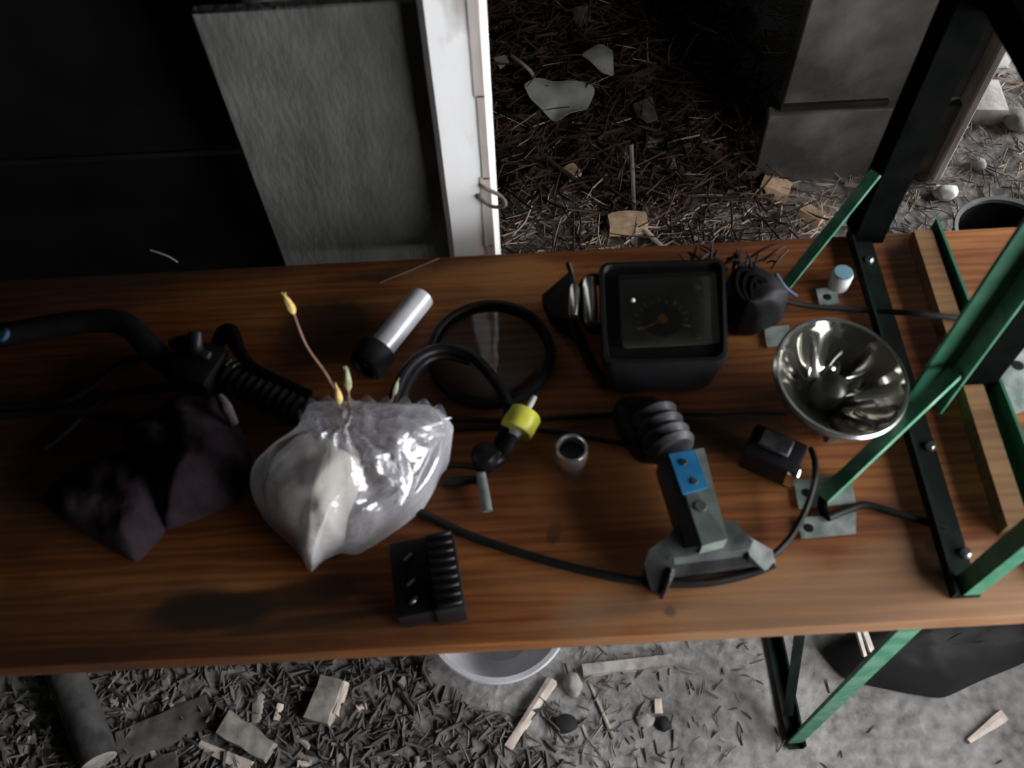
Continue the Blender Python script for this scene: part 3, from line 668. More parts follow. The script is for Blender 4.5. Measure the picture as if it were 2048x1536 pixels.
mb = MB(); rs = [ringr(T4, z, k) for z, k in lev]; n = len(rs[0]); vs = [p for r in rs for p in r]; fs = [tuple(range(n-1, -1, -1))]
for i in range(len(rs)-1):
    for j in range(n): fs.append((i*n+j, i*n+(j+1) % n, (i+1)*n+(j+1) % n, (i+1)*n+j))
mb.add(vs, fs); mb.build('housing', M['black_plastic'], sp)
D4 = [P(1240, 560, zt-.004), P(1425, 553, zt-.004), P(1433, 688, zt-.004), P(1246, 697, zt-.004)]
mb = MB(); mb.loft(ringr(T4, zt-.012, .91, .010), ringr(T4, zt-.004, .905, .010)); mb.build('bezel', M['black_plastic'], sp)
mb = MB(); mb.loft(ringr(D4, zt-.006, 1, .004), ringr(D4, zt-.0035, 1, .004)); dial = mb.build('dial_face', M['dial'], sp)
dc = P(1325, 640, zt-.003)
for k in range(13):
    a = R_(200-220*k/12); r0_, r1_ = .0215, (.0275 if k % 2 == 0 else .025)
    d = V((math.cos(a), math.sin(a), 0)); mb = MB(); mb.box(dc+d*(r0_+r1_)/2, (r1_-r0_, .0016, .0006), Matrix.Rotation(a, 3, 'Z')); mb.build('tick_mark', M['dial_mark'], dial)
mb = MB(); mb.lathe([(.0, .0006), (.020, .0006), (.0205, 0)], dc, n=40); mb.build('speed_disc', M['black_plastic'], dial)
mb = MB(); a = R_(208); d = V((math.cos(a), math.sin(a), 0)); mb.box(dc+d*.010+V((0, 0, .0018)), (.028, .0018, .0008), Matrix.Rotation(a, 3, 'Z')); mb.lathe([(0, .004), (.0042, .0035), (.005, .0008)], dc, n=16); mb.build('needle', M['needle'], dial)
for (px, py, mm) in ((1394, 574, 'lamp_yellow'), (1399, 600, 'lamp_green'), (1390, 637, 'lamp_green'), (1396, 672, 'lamp_green')):
    mb = MB(); mb.lathe([(0, .0012), (.0032, .001), (.0036, 0)], P(px, py, zt-.003), n=14); mb.build('tell_tale', M[mm], dial)
mb = MB(); mb.lathe([(0, .006), (.0022, .0052), (.003, .003), (.003, 0)], P(1265, 606, zt-.003), n=16); mb.build('trip_knob', M['white_plastic'], dial)  # white glint on the dial modelled as a small knob
G4 = [p+V((0, 0, .0035)) for p in D4]
mb = MB(); mb.loft(ringr(G4, zt+.0005, 1.05, .005), ringr(G4, zt+.0015, 1.05, .005)); mb.build('glass_cover', M['gauge_glass'], sp)
# mounting ears on the left
mb = MB(); mb.tube([P(1206, 560, zt-.02), P(1176, 562, zt-.015), P(1160, 600, zt-.02), P(1180, 650, zt-.03), P(1206, 660, zt-.03)], .006, n=10); mb.build('mounting_arm', M['black_paint'], sp)
for (x0, y0, x1, y1, r) in ((1150, 572, 1147, 632, .0055), (1178, 560, 1182, 648, .0075)):
    mb = MB(); p0 = P(x0, y0, zt-.012); p1 = P(x1, y1, zt-.012); mb.tube([p0.lerp(p1, k/5)+V((0, 0, .003*math.sin(math.pi*k/5))) for k in range(6)], [r*.8, r, r, r, r, r*.8], n=14, k=1); mb.build('chrome_sleeve', M['socket'], sp)
cn = [P(1084, 590, Z0+.02), P(1142, 540, Z0+.05), P(1150, 640, Z0+.04), P(1104, 632, Z0+.02)]
mb = MB(); mb.loft([V((p.x, p.y, Z0+.002)) for p in cn], cn); a = mb.build('rubber_wedge', M['black_rubber'], sp)
mb = MB(); mb.tube([P(1135, 525, Z0+.06), P(1142, 545, Z0+.052), P(1150, 580, Z0+.052)], .003, n=8); mb.build('lead', M['cable'], a)
mb = MB(); mb.tube([P(1146, 640, Z0+.03), P(1160, 680, Z0+.02), P(1190, 740, Z0+.012), P(1220, 770, Z0+.01)], .0055, n=10); mb.build('drive_cable', M['cable'], sp)

def lump(name, pts, apex, m, label, cat, z0=Z0+.003, amp=.006, sd=3, rings=9, n=56):
    o = densify(pts, n); mb = MB(); r = [P(p.x, p.y, z0) for p in o]; mb.pillow(r, P(*apex), rings, rag_fn(amp, sd), Z0+.001)
    return tag(mb.build(name, M[m], origin=P(apex[0], apex[1], Z0)), label, cat)
bo = thing('rubber_boot', 'black rubber boot with ribbed collar lying to the right of the speedometer', 'rubber boot', P(1510, 620, Z0))
o1 = densify([(1452, 560), (1500, 545), (1545, 575), (1578, 610), (1560, 645), (1510, 668), (1462, 668), (1445, 620)], 56)
mb = MB(); mb.pillow([P(p.x, p.y, Z0+.004) for p in o1], P(1502, 600, Z0+.055), 9, rag_fn(.004, 8), Z0+.001, .4); mb.build('bellows', M['black_rubber'], bo)
for k in range(3):
    q = P(1490+k*14, 570+k*8, Z0+.058-.006*k); mb = MB(); mb.lathe([(.014, -.003), (.018, -.003), (.0195, 0), (.018, .003), (.014, .003)], q, axis=(.5, -.3, .6), n=24, closed=True); mb.build('collar', M['black_paint'], bo)
mb = MB()
for k in range(40):
    p = P(random.uniform(1370, 1560), random.uniform(515, 545), Z0+random.uniform(.005, .04)); d = V((random.uniform(-.02, .03), random.uniform(0, .02), random.uniform(-.01, .02)))
    mb.tube([p, p+d*.5+V((0, 0, .004)), p+d], [.0016, .0014, .0008], n=5, k=2)
tag(mb.build('cable_loom', M['cable'], origin=P(1460, 530, Z0)), 'tangle of black wires behind the speedometer at the back edge of the table', 'wiring', kind='stuff')
cable('wire_lead', [(1552, 548, Z0+.03), (1570, 575, Z0+.02), (1592, 592, Z0+.006)], .0022, 'short blue-black wire beside the thin green strut at the back', m='plug_blue')

# ------------------------------------------------------------------ headlight reflector
hl = thing('headlight_reflector', 'round chrome headlight reflector bowl facing up beside the green leg', 'headlight', P(1690, 790, Z0))
nrm = V((.10, -.10, 1)).normalized(); rc = P(1684, 752, Z0+.062)
def facet(a, r, z): return 1.0
mb = MB(); DEP = .052
prof = [(.0625, .002), (.0605, 0)]+[(.0605*math.sqrt(1-k/12), -DEP*(k/12)) for k in range(1, 12)]+[(.012, -DEP)]
inner = MB(); n = 40
u, w, d = basis(nrm)
def bowl(mbx, sign, off):
    vs = []; fs = []; K = 12
    for i in range(K+1):
        t = i/K*.955; r = .0605*math.sqrt(1-t)+off; z = -DEP*t-off
        for j in range(n):
            a = 2*math.pi*j/n; k = 1+(.035*sign if (j//2) % 2 else -.035*sign)*math.sin(math.pi*i/K)
            vs.append(rc+d*z+r*k*(math.cos(a)*u+math.sin(a)*w))
    for i in range(K):
        for j in range(n):
            j2 = (j+1) % n; fs.append((i*n+j, i*n+j2, (i+1)*n+j2, (i+1)*n+j))
    mbx.add(vs, fs)
bowl(inner, 1, 0); inner.build('reflector', M['chrome'], hl, ang=14)
mb = MB(); mb.lathe([(.0605, .001), (.0605, -.004), (.0640, -.004), (.0650, -.001), (.0630, .0015)], rc, nrm, n=64, closed=True); mb.build('rim', M['socket'], hl)
mb = MB(); mb.lathe([(.0635, -.004), (.0625, -.010), (.058, -.018), (.045, -.036), (.022, -.0535), (.012, -.056), (.012, -.060), (0, -.060)], rc, nrm, n=48, cap=False); mb.build('back_shell', M['cast'], hl)
bc = rc-d*.048
mb = MB(); mb.lathe([(.0, .034), (.008, .033), (.0135, .029), (.0155, .020), (.0155, .006), (.013, .001), (.013, -.004)], bc, nrm, n=28); mb.build('bulb_shield', M['dark_glass_bulb'], hl)
mb = MB(); mb.tube([bc+d*.01+u*.016, bc+d*.028+u*.020, bc+d*.036+u*.014], .0018, n=8); mb.build('shield_bracket', M['steel'], hl)
mb = MB(); q = P(1662, 866, Z0+.012); mb.box(q, (.012, .014, .018), bev=.002); mb.build('mounting_tab', M['cast'], hl)

# ------------------------------------------------------------------ grey clamp bracket with blue label
gb = thing('metal_bracket', 'grey cast metal bracket with a blue label and flared foot near the front edge', 'bracket', P(1400, 1060, Z0))
def quad(mbx, top, zt_, zb, k=1.0):
    a = [P(x, y, z) if len((x, y, z)) == 3 else None for (x, y, z) in top]
    b = [V((p.x, p.y, zb)) for p in a]
    return mbx.loft(b, a)
# foot: central saddle and two flared ends
mb = MB()
quad(mb, [(1326, 1082, Z0+.034), (1352, 1052, Z0+.036), (1468, 1040, Z0+.036), (1506, 1082, Z0+.034), (1500, 1098, Z0+.032), (1340, 1118, Z0+.032)], 0, Z0+.014)
mb.build('saddle', M['cast'], gb)
mb = MB(); quad(mb, [(1345, 1130, Z0+.016), (1505, 1110, Z0+.016), (1520, 1128, Z0+.014), (1345, 1150, Z0+.014)], 0, Z0+.001); mb.build('lower_rail', M['cast_dark'], gb)
mb = MB(); quad(mb, [(1326, 1078, Z0+.034), (1346, 1110, Z0+.034), (1352, 1140, Z0+.026), (1330, 1190, Z0+.008), (1302, 1178, Z0+.010), (1288, 1130, Z0+.024), (1298, 1100, Z0+.030)], 0, Z0+.001); a = mb.build('foot', M['cast'], gb)
mb = MB(); mb.tube([P(1344, 1136, Z0+.026), P(1336, 1165, Z0+.018), P(1322, 1196, Z0+.006)], .0022, n=8); mb.build('bright_edge', M['chrome_soft'], a)
mb = MB(); quad(mb, [(1480, 1062, Z0+.034), (1506, 1078, Z0+.034), (1545, 1100, Z0+.022), (1552, 1130, Z0+.010), (1530, 1142, Z0+.010), (1500, 1112, Z0+.026)], 0, Z0+.001); mb.build('foot', M['cast'], gb)
mb = MB(); quad(mb, [(1345, 906, Z0+.052), (1408, 896, Z0+.052), (1455, 1078, Z0+.052), (1405, 1092, Z0+.050)], 0, Z0+.018); arm = mb.build('arm', M['cast_green'], gb)
mb = MB(); quad(mb, [(1318, 918, Z0+.040), (1346, 906, Z0+.048), (1405, 1092, Z0+.046), (1372, 1096, Z0+.036)], 0, Z0+.012); mb.build('side_cheek', M['cast_dark'], gb)
mb = MB(); quad(mb, [(1338, 908, Z0+.0535), (1390, 899, Z0+.0535), (1416, 974, Z0+.0535), (1366, 988, Z0+.0535)], 0, Z0+.0515); lab = mb.build('blue_label', M['blue'], gb)
for (px, py) in ((1366, 924), (1388, 962)):
    mb = MB(); mb.lathe([(0, .0008), (.0032, .0006), (.0036, 0)], P(px, py, Z0+.0537), n=12); mb.build('rivet', M['cast_dark'], lab)
mb = MB(); mb.lathe([(0, .001), (.005, .0008), (.0055, 0)], P(1402, 1012, Z0+.0518), n=14); mb.build('screw', M['cast'], gb)
# head: ribbed collar and rounded nose
h0 = P(1348, 905, Z0+.036); h1 = P(1292, 812, Z0+.030)
mb = MB(); ha = (h1-h0); HL = ha.length; ha.normalize()
pr = [(0, 0), (.020, .0), (.024, .006)]
for k in range(6): pr += [(.0245 if k % 2 else .0205, .010+k*(HL-.02)/6)]
pr += [(.017, HL-.006), (.010, HL), (0, HL)]
mb.lathe(pr, h0, ha, n=28); mb.build('ribbed_collar', M['collar'], gb)
o1 = densify([(1270, 800), (1320, 798), (1332, 840), (1345, 880), (1320, 930), (1275, 925), (1240, 880), (1222, 830), (1235, 800)], 48)
mb = MB(); mb.pillow([P(p.x, p.y, Z0+.003) for p in o1], P(1265, 860, Z0+.034), 8, rag_fn(.003, 11), Z0+.001, .45)
tag(mb.build('rubber_sleeve', M['black_rubber'], origin=P(1265, 860, Z0)), 'black rubber sleeve lying against the ribbed end of the grey bracket', 'rubber sleeve')

# ------------------------------------------------------------------ black relay and black ribbed block
rl = thing('relay_box', 'small black relay box with bright metal corner between reflector and grey bracket', 'relay', P(1545, 910, Z0))
rr = Matrix.Rotation(R_(-32), 3, 'Z')
q = P(1545, 912, Z0+.018); mb = MB(); mb.box(q, (.052, .036, .032), rr, bev=.004, seg=2); mb.build('case', M['black_plastic'], rl)
mb = MB(); mb.box(q+rr @ V((.023, -.012, .002)), (.012, .014, .026), rr, bev=.002); mb.build('metal_clip', M['chrome_soft'], rl)
mb = MB(); mb.box(q+rr @ V((-.002, .004, .018)), (.030, .020, .004), rr, bev=.0015); mb.build('lid', M['cast_dark'], rl)

bb = thing('ribbed_block', 'black ribbed plastic block standing near the front edge below the plastic bag', 'block', P(860, 1160, Z0))
e0 = P(878, 1072, Z0+.030); e1 = P(902, 1226, Z0+.030); dx = (e1-e0); BL = dx.length; ang = math.atan2(dx.y, dx.x); br = Matrix.Rotation(ang, 3, 'Z')
mid = (e0+e1)/2
mb = MB(); mb.box(V((mid.x-.020, mid.y, Z0+.016)), (BL*.97, .052, .030), br, bev=.003, seg=2); mb.build('base', M['black_plastic'], bb)
mb = MB(); mb.box(V((mid.x, mid.y, Z0+.021)), (BL, .026, .040), br, bev=.003, seg=2); mb.build('ridge', M['black_plastic'], bb)
for k in range(9):
    t = (k+.5)/9; c = e0.lerp(e1, t); mb = MB(); mb.box(V((c.x, c.y, Z0+.042)), (BL/9*.45, .022, .004), br, bev=.001); mb.build('rib', M['black_plastic'], bb)
for k in (2, 5, 7):
    t = (k+.5)/9; c = e0.lerp(e1, t); mb = MB(); mb.box(V((c.x-.030, c.y, Z0+.032)), (.003, .010, .002), br @ Matrix.Rotation(.6, 3, 'Z'), bev=.0005); mb.build('metal_tab', M['steel'], bb)  # silver glints on the ridges modelled as small steel tabs

# ------------------------------------------------------------------ white cap
wc = thing('bottle_cap', 'small white plastic cap with bluish top at the back, beside the black leg', 'cap', P(1678, 575, Z0))
mb = MB(); b = P(1675, 572, Z0+.001)
mb.lathe([(.0105, 0), (.0112, .001), (.0112, .020), (.0105, .0225)], b, n=28); mb.build('side', M['white_plastic'], wc)
mb = MB(); mb.lathe([(.0106, .0222), (.0098, .0240), (0, .0242)], b, n=28); mb.build('top', M['cap_blue'], wc)

# ------------------------------------------------------------------ floor things
def chip(name, p0, p1, w, h, m, label, cat='wood piece', group=None, taper=(1, 1), jit=.12, lift=0.0):
    """split piece of wood lying from p0 to p1 on the ground"""
    p0 = V(p0); p1 = V(p1); d = p1-p0; L_ = d.length; d.normalize(); s = V((-d.y, d.x, 0)).normalized()
    K = 5; sec = []
    for k in range(K):
        t = k/(K-1); c = p0.lerp(p1, t); f = taper[0]+(taper[1]-taper[0])*t
        j = lambda: 1+random.uniform(-jit, jit)
        ww = w*f/2; hh = h*(.6+.4*f)
        zb = c.z
        sec.append([c-s*ww*j()+V((0, 0, 0)), c+s*ww*j(), c+s*ww*.9*j()+V((0, 0, hh*j())), c+V((0, 0, hh*(1.05)*j())), c-s*ww*.85*j()+V((0, 0, hh*.9*j()))])
    mb = MB(); n = 5; vs = [p for q in sec for p in q]; fs = [tuple(range(n-1, -1, -1)), tuple((K-1)*n+i for i in range(n))]
    for k in range(K-1):
        for i in range(n): fs.append((k*n+i, k*n+(i+1) % n, (k+1)*n+(i+1) % n, (k+1)*n+i))
    mb.add(vs, fs); o = mb.build(name, M[m], origin=p0, ang=25); return tag(o, label, cat, group)
def G(px, py, dz=-.001): p = P(px, py, 0); p.z = gh(p.x, p.y)+dz; return p
chip('wood_stake', G(1104, 1362), G(1016, 1498), .026, .020, 'chip_pale', 'long pale split stake lying in front of the enamel bowl', taper=(.8, .55))
chip('wood_stake', G(1935, 1484), G(2004, 1432), .022, .016, 'chip_pale', 'bright pale splinter lying on bare ground at the bottom right', taper=(.35, 1))
chip('wood_block', G(668, 1362), G(636, 1448), .048, .030, 'chip', 'square grey wooden block lying on the litter below the plastic bag', taper=(1, 1))
chip('wood_block', G(694, 1368), G(672, 1432), .012, .022, 'chip_pale', 'narrow pale splinter leaning on the right side of the grey block', taper=(1, .8))
chip('wood_chip', G(520, 1374), G(512, 1446), .022, .014, 'chip', 'upright pale wood chip in the litter, left of the grey block', taper=(1, .7))
chip('wood_block', G(455, 1450), G(545, 1510), .044, .034, 'chip', 'stubby brown-grey wood offcut at the bottom, right of the dark plank', taper=(1, .8))
chip('wood_stake', G(400, 1488), G(500, 1540), .026, .014, 'chip_pale', 'thin pale lath at the bottom edge below the wood offcut', taper=(.5, 1))
chip('dark_plank', G(240, 1500), G(420, 1420), .060, .016, 'chip_dark', 'dark flat plank piece lying in the litter right of the pole', taper=(1, 1), jit=.05)
chip('dark_plank', G(360, 1535), G(300, 1560), .060, .016, 'chip_dark', 'dark board end cut off by the bottom edge of the picture', jit=.05)
chip('wood_lath', G(1165, 1342), G(1345, 1322), .020, .014, 'chip', 'grey lath lying along the front shadow of the table, right of the enamel bowl', jit=.06)
chip('wood_chip', G(372, 1400), G(340, 1425), .020, .010, 'chip', 'pale chip resting above the dark plank piece')
chip('wood_chip', G(300, 1385), G(340, 1365), .016, .010, 'chip', 'pale chip lying near the table edge right of the pole')
chip('wood_chip', G(60, 1420), G(45, 1450), .024, .010, 'chip', 'pale chip lying at the far left below the table')
chip('wood_chip', G(40, 1500), G(75, 1480), .024, .010, 'chip', 'brownish chip at the bottom left corner')
chip('wood_chip', G(800, 1375), G(818, 1345), .014, .010, 'chip', 'small tan splinter below the table, left of the enamel bowl')
chip('twig', G(1178, 1362), G(1228, 1478), .007, .006, 'chip', 'thin straight twig lying right of the small stone', cat='twig', taper=(.7, 1))
chip('twig', G(1160, 1440), G(1176, 1478), .005, .004, 'chip', 'short thin twig left of the long straight twig', cat='twig')
chip('twig', G(255, 1375), G(232, 1470), .006, .005, 'chip', 'thin pale twig standing out beside the dark pole', cat='twig')
chip('twig', G(1002, 1440), G(985, 1500), .006, .005, 'chip', 'thin dark-lit twig left of the long pale stake', cat='twig')
chip('wood_chip', G(1316, 1398), G(1318, 1426), .014, .008, 'chip_pale', 'tiny white flake on the ground below the grey lath')
q0 = G(135, 1335, .026); q1 = G(212, 1528, .03); mb = MB(); mb.tube([q0, q0.lerp(q1, .5)+V((.002, 0, .001)), q1], .030, n=16)
lg = thing('wooden_pole', 'dark round wooden pole lying at the lower left, pointing out from under the table', 'pole', q0)
mb.build('shaft', M['log'], lg)
mb = MB(); dd = (q1-q0).normalized(); mb.lathe([(0, .0012), (.026, .001), (.0295, -.001)], q1, dd, n=16); mb.build('cut_end', M['chip'], lg)

def rock(name, c, r, m, label, sq=(1, 1, .7), cat='stone', sd=1, group=None):
    bm = bmesh.new(); bmesh.ops.create_icosphere(bm, subdivisions=3, radius=1)
    mb = MB(); vs = []
    for v in bm.verts:
        k = 1+.22*noise.noise(v.co*1.6+V((sd*7, sd, 0)))+.08*noise.noise(v.co*4+V((sd, 3, 0)))
        vs.append(V((v.co.x*sq[0]*k*r+c.x, v.co.y*sq[1]*k*r+c.y, max(-.9, v.co.z*k)*sq[2]*r+c.z+sq[2]*r*.75)))
    bm.verts.index_update(); mb.add(vs, [[v.index for v in f.verts] for f in bm.faces]); bm.free()
    return tag(mb.build(name, M[m], origin=c, ang=50), label, cat, group)
rock('stone', G(1146, 1372), .019, 'stone', 'small grey-green stone between enamel bowl and grey lath', (.8, 1, .8), sd=2)
rock('clod', G(1328, 1448), .012, 'tarp', 'small dark clod of earth on bare ground below the grey lath', sd=3, cat='clod')
rock('clod', G(1130, 1448), .016, 'tarp', 'dark clod of earth right of the long pale stake', (1.3, 1, .5), sd=4, cat='clod')
rock('clod', G(1290, 1440), .012, 'stone', 'grey clod of earth beside the dark one under the grey lath', (1.3, 1, .5), sd=5, cat='clod')
rock('stone', G(1890, 388), .026, 'stone_white', 'whitish stone at the foot of the pale corner post', (1.1, .8, .7), sd=6)
rock('stone', G(1955, 330), .02, 'stone', 'grey stone in the straw behind the dark bucket', sd=7)
rock('stone', G(2030, 250), .035, 'stone', 'grey stone at the right edge beside the pale block', sd=8)
# dark hole-like clods by the litter
# pale building blocks outside
def block(c, size, rz, m, name, label):
    mb = MB(); mb.box(V(c)+V((0, 0, size[2]/2)), size, Matrix.Rotation(rz, 3, 'Z'), bev=.006, seg=2); return tag(mb.build(name, M[m], origin=c), label, 'block')
c = G(1960, 215); block(c, (.085, .12, .05), -.12, 'brick', 'building_block', 'pale grey building block lying in the straw right of the corner post')
c = G(1958, 105); block(c, (.10, .14, .06), .1, 'stone_white', 'building_block', 'white building block farther back beyond the pale grey one')
# bucket
bk = thing('bucket', 'dark bucket with a grey rim standing behind the green leg at the right', 'bucket', (P(2015, 470, .22).x, P(2015, 470, .22).y, 0))
bx, by = bk.location.x, bk.location.y
mb = MB(); mb.lathe([(0, .004), (.075, .004), (.082, .01), (.098, .22), (.094, .22), (.078, .012), (0, .010)], (bx, by, 0), n=40); mb.build('body', M['bucket'], bk)
mb = MB(); mb.lathe([(.093, .214), (.1005, .214), (.1025, .219), (.1005, .224), (.093, .223)], (bx, by, 0), n=48, closed=True); mb.build('rim', M['bucket_rim'], bk)
# enamel bowl
bw = P(994, 1218, .11); ew = thing('enamel_bowl', 'grey enamel bowl on the ground half hidden under the front edge of the table', 'bowl', (bw.x, bw.y, 0))
mb = MB(); mb.lathe([(0, .002), (.055, .002), (.06, .006), (.085, .035), (.105, .075), (.114, .108), (.112, .109), (.102, .075), (.082, .037), (.058, .009), (0, .007)], (bw.x, bw.y, 0), n=56); mb.build('basin', M['enamel'], ew)
mb = MB(); mb.lathe([(.111, .104), (.120, .108), (.1225, .1105), (.120, .113), (.112, .1125)], (bw.x, bw.y, 0), n=56, closed=True); mb.build('rolled_rim', M['enamel'], ew)
# dark sheeting bundle under the right of the table
o1 = densify([(1640, 1300), (1700, 1262), (1800, 1240), (1960, 1225), (2070, 1200), (2110, 1290), (2040, 1330), (1960, 1362), (1885, 1398), (1820, 1388), (1740, 1372), (1690, 1360)], 72)
def tarp_fn(q, r, t): return V((0, 0, .02*min(1, (1-r)*4)*(noise.noise(q*9)+.5*noise.noise(q*26)+.3*noise.noise(q*55))))
mb = MB(); mb.pillow([P(p.x, p.y, .004) for p in o1], P(1880, 1290, .12), 12, tarp_fn, .0, .35)
ts = tag(mb.build('plastic_sheeting', M['tarp'], origin=P(1880, 1300, 0)), 'dark crumpled sheeting heaped on the ground under the right end of the table', 'sheeting')
from mathutils.bvhtree import BVHTree
_bvh = BVHTree.FromPolygons([v.co+ts.location for v in ts.data.vertices], [tuple(p.vertices) for p in ts.data.polygons])
def on_sheet(px, py):
    d = (ROT @ V((px-CX, -(py-CY), -F_PX))).normalized(); h = _bvh.ray_cast(CAM, d)[0]
    return (h if h is not None else P(px, py, .02))+V((0, 0, .004))
h0 = on_sheet(1740, 1306); mb = MB()
mb.loft(*flat_bar(h0+V((0, 0, .004)), P(1722, 1244, h0.z+.045), .0045, .003)); mb.loft(*flat_bar(P(1729, 1311, h0.z+.004), P(1711, 1249, h0.z+.045), .003, .003))
tag(mb.build('metal_strip', M['barewood'], origin=on_sheet(1733, 1300)), 'pale double-edged strip lying on the dark sheeting under the table', 'strip')

# litter behind the table: papers, twigs, brush
def sheet(pts, z, m, label, name='paper_sheet', cat='paper', sd=1, amp=.02):
    o = densify(pts, 40); mb = MB(); r = []
    for p in o: q = P(p.x, p.y, 0); q.z = gh(q.x, q.y)+z+amp*noise.noise(V((q.x*7, q.y*7, sd))); r.append(q)
    c = sum(r, V((0, 0, 0)))/len(r); vs = []; fs = []; K = 6
    for side in (0, 1):
        for i in range(K):
            for p in r:
                q = c.lerp(p, 1-i/K); q = q+V((0, 0, amp*.9*noise.noise(V((q.x*11, q.y*11, sd+4)))+.0015*side)); vs.append(q)
    n = len(r)
    for side in (0, 1):
        b = side*K*n
        for i in range(K-1):
            for j in range(n): fs.append((b+i*n+j, b+i*n+(j+1) % n, b+(i+1)*n+(j+1) % n, b+(i+1)*n+j))
        fs.append(tuple(b+(K-1)*n+j for j in range(n)))
    for j in range(n): fs.append((j, (j+1) % n, K*n+(j+1) % n, K*n+j))
    mb.add(vs, fs); return tag(mb.build(name, M[m], origin=c, ang=50), label, cat)
sheet([(1046, 205), (1080, 192), (1130, 200), (1190, 215), (1172, 258), (1140, 262), (1110, 272), (1062, 235)], .06, 'paper', 'pale crumpled paper sheet on the litter behind the white post', sd=1)
sheet([(1160, 150), (1200, 128), (1222, 140), (1224, 195), (1200, 190)], .07, 'paper', 'smaller dim paper scrap farther back, up right of the pale sheet', sd=2)
sheet([(1262, 235), (1300, 225), (1312, 275), (1288, 285), (1268, 262)], .05, 'chip_dark', 'dark rag scrap on the litter right of the paper sheets', name='rag_scrap', cat='rag', sd=3)
sheet([(988, 145), (1012, 140), (1020, 155), (1002, 168)], .05, 'paper', 'tiny pale paper scrap close to the right side of the white post', sd=4, amp=.01)
sheet([(1142, 50), (1175, 35), (1180, 70), (1150, 80)], .05, 'chip_dark', 'dim brown scrap deep in the dark behind the table', name='rag_scrap', cat='rag', sd=5)
def stick(pts, r, m, label, cat='stick', name='stick'):
    p = [P(x, y, z) for x, y, z in pts]; mb = MB(); mb.tube(p, r, n=8); return tag(mb.build(name, M[m], origin=p[0]), label, cat)
stick([(1024, 112, .05), (1050, 132, .07), (1066, 150, .06), (1072, 180, .04)], .005, 'straw', 'bent pale twig above the crumpled paper sheet', cat='twig', name='twig')
stick([(1262, 290, .10), (1265, 360, .05), (1268, 440, .02)], .006, 'chip_dark', 'dark straight stick standing in the litter behind the speedometer')
stick([(1060, 290, .03), (1110, 330, .04), (1180, 380, .03), (1260, 430, .02)], .006, 'straw_dark', 'long brown stick slanting down right through the litter')
stick([(1400, 290, .03), (1440, 320, .03), (1500, 370, .02)], .006, 'straw_dark', 'brown stick lying in the shade left of the wall board')
stick([(1265, 430, .02), (1290, 460, .03), (1330, 500, .02)], .006, 'straw', 'pale stick lying in the brush just behind the speedometer')
stick([(1690, 368, .02), (1730, 374, .025), (1760, 366, .02)], .006, 'straw', 'short pale stick at the foot of the wall board')
chip('bark_piece', G(1135, 352, .02), G(1150, 372, .02), .035, .02, 'bark', 'light tan bark piece in the dark litter behind the table')
chip('bark_piece', G(1215, 468, .02), G(1290, 462, .02), .05, .03, 'bark', 'light orange-tan bark slab at the back edge left of the speedometer')
chip('bark_piece', G(1520, 380, .01), G(1575, 395, .01), .05, .025, 'bark', 'pale splintered bark piece at the corner of the wall board')
chip('bark_piece', G(1600, 430, .01), G(1640, 452, .01), .03, .025, 'bark', 'small pale bark piece left of the thin green strut')

# small chips scattered over the litter at the lower left
rc_ = random.Random(21); placed = 0
while placed < 26:
    px, py = rc_.uniform(20, 860), rc_.uniform(1360, 1530); p = G(px, py)
    if math.hypot(p.x-bw.x, p.y-bw.y) < .15 or abs(px-175) < 60: continue
    a = rc_.uniform(0, 6.28); L_ = rc_.uniform(.012, .030); p.z += .004
    chip('wood_chip', p, p+V((math.cos(a)*L_, math.sin(a)*L_, .003)), rc_.uniform(.006, .013), .006, 'chip' if placed % 3 else 'chip_pale', 'tiny grey wood chip loose in the dark litter at the lower left' if placed % 3 else 'tiny pale wood chip loose in the dark litter at the lower left', group='tiny grey chips in the litter' if placed % 3 else 'tiny pale chips in the litter', jit=.25)
    placed += 1
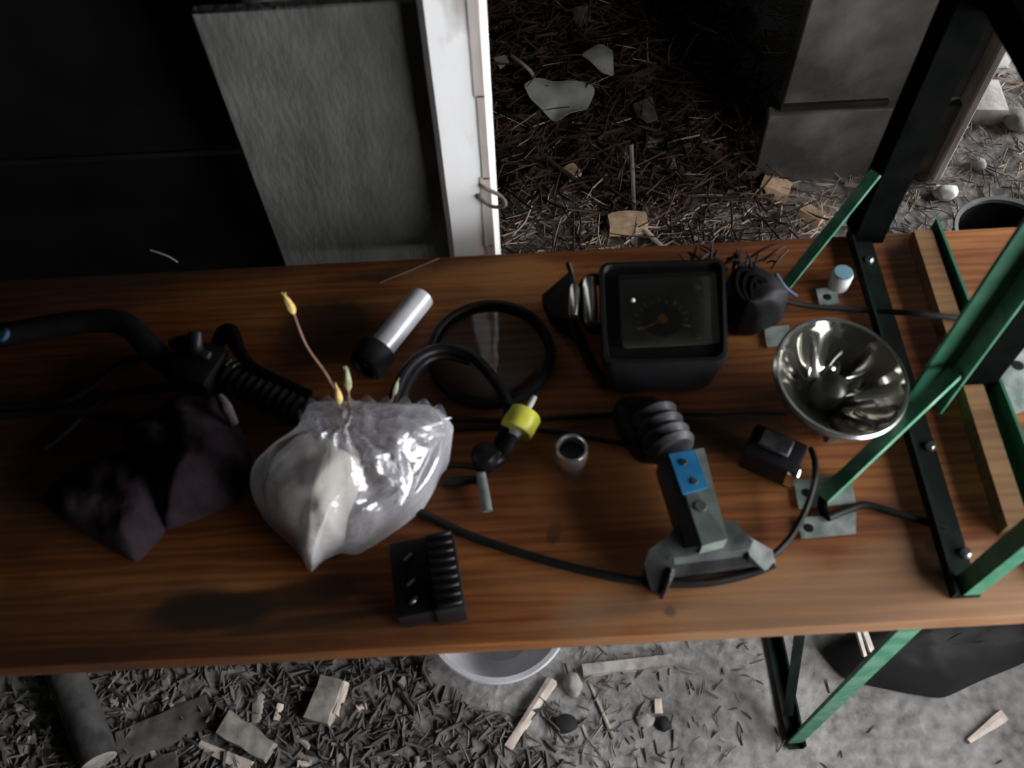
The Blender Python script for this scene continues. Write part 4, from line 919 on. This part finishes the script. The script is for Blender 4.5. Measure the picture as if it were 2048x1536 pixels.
# loose litter nobody could count
def litter(name, regions, mname, label, seed):
    rnd = random.Random(seed); vs = []; fs = []
    for (x0, x1, y0, y1, cnt, lo, hi, thick, lift) in regions:
        for _ in range(cnt):
            x = rnd.uniform(x0, x1)+rnd.gauss(0, .05); y = rnd.uniform(y0, y1)+rnd.gauss(0, .035)
            if math.hypot(x-bx, y-by) < .12 or math.hypot(x-bw.x, y-bw.y) < .14: continue
            L_ = rnd.uniform(lo, hi); a = rnd.uniform(0, 2*math.pi)
            z = gh(x, y)+abs(rnd.gauss(0, lift)); dz = rnd.gauss(0, .25)*L_; r = thick*rnd.uniform(.5, 1.3)
            d = V((math.cos(a)*L_/2, math.sin(a)*L_/2, dz/2)); s = V((-math.sin(a)*r, math.cos(a)*r, 0)); up = V((0, 0, r))
            c = V((x, y, max(z, gh(x, y)+abs(dz)/2)+.001)); bend = V((rnd.gauss(0, .04)*L_, rnd.gauss(0, .04)*L_, 0))
            b = len(vs)
            vs += [c-d-s, c-d+s, c-d+up*1.4, c+bend-s, c+bend+s, c+bend+up*1.4, c+d-s*.4, c+d+s*.4, c+d+up*.5]
            for k in (0, 3):
                for i in range(3): fs.append((b+k+i, b+k+(i+1) % 3, b+k+3+(i+1) % 3, b+k+3+i))
            fs.append((b+2, b+1, b)); fs.append((b+6, b+7, b+8))
    mb = MB(); mb.v = vs; mb.f = fs; return tag(mb.build(name, M[mname], flatshade=True), label, 'litter', kind='stuff')
litter('straw_litter', [(.05, .80, 1.12, 1.46, 900, .02, .07, .0022, .012), (-.05, .70, 1.0, 1.50, 900, .03, .10, .0018, .012), (.70, 1.8, .85, 2.5, 4200, .02, .07, .0017, .006), (-.05, .65, 1.5, 2.5, 250, .04, .14, .0018, .02)], 'straw', 'pale loose straw and brush strewn on the ground behind the table', 1)
litter('brown_litter', [(-.10, .65, 1.0, 2.5, 2200, .03, .15, .0022, .03), (-.10, .65, 1.5, 2.6, 3500, .02, .10, .004, .02)], 'straw_dark', 'dark brown twigs and stalks heaped in the shade behind the table', 2)  # dense dark layer also puts the back bay's shade into the litter
litter('chip_litter', [(-.95, .05, .05, .50, 1500, .008, .04, .0018, .005), (.0, .20, .05, .45, 260, .008, .03, .0016, .002), (.05, .40, .05, .45, 160, .008, .03, .0014, .002), (.30, 1.0, .05, .6, 60, .008, .025, .0014, .001)], 'litter', 'grey wood splinters and straw trodden into the earth in front of the table', 3)
litter('dark_litter', [(-1.0, .0, .05, .50, 2600, .010, .045, .0035, .004)], 'chip_dark', 'dark splinters trodden into the earth at the lower left', 4)
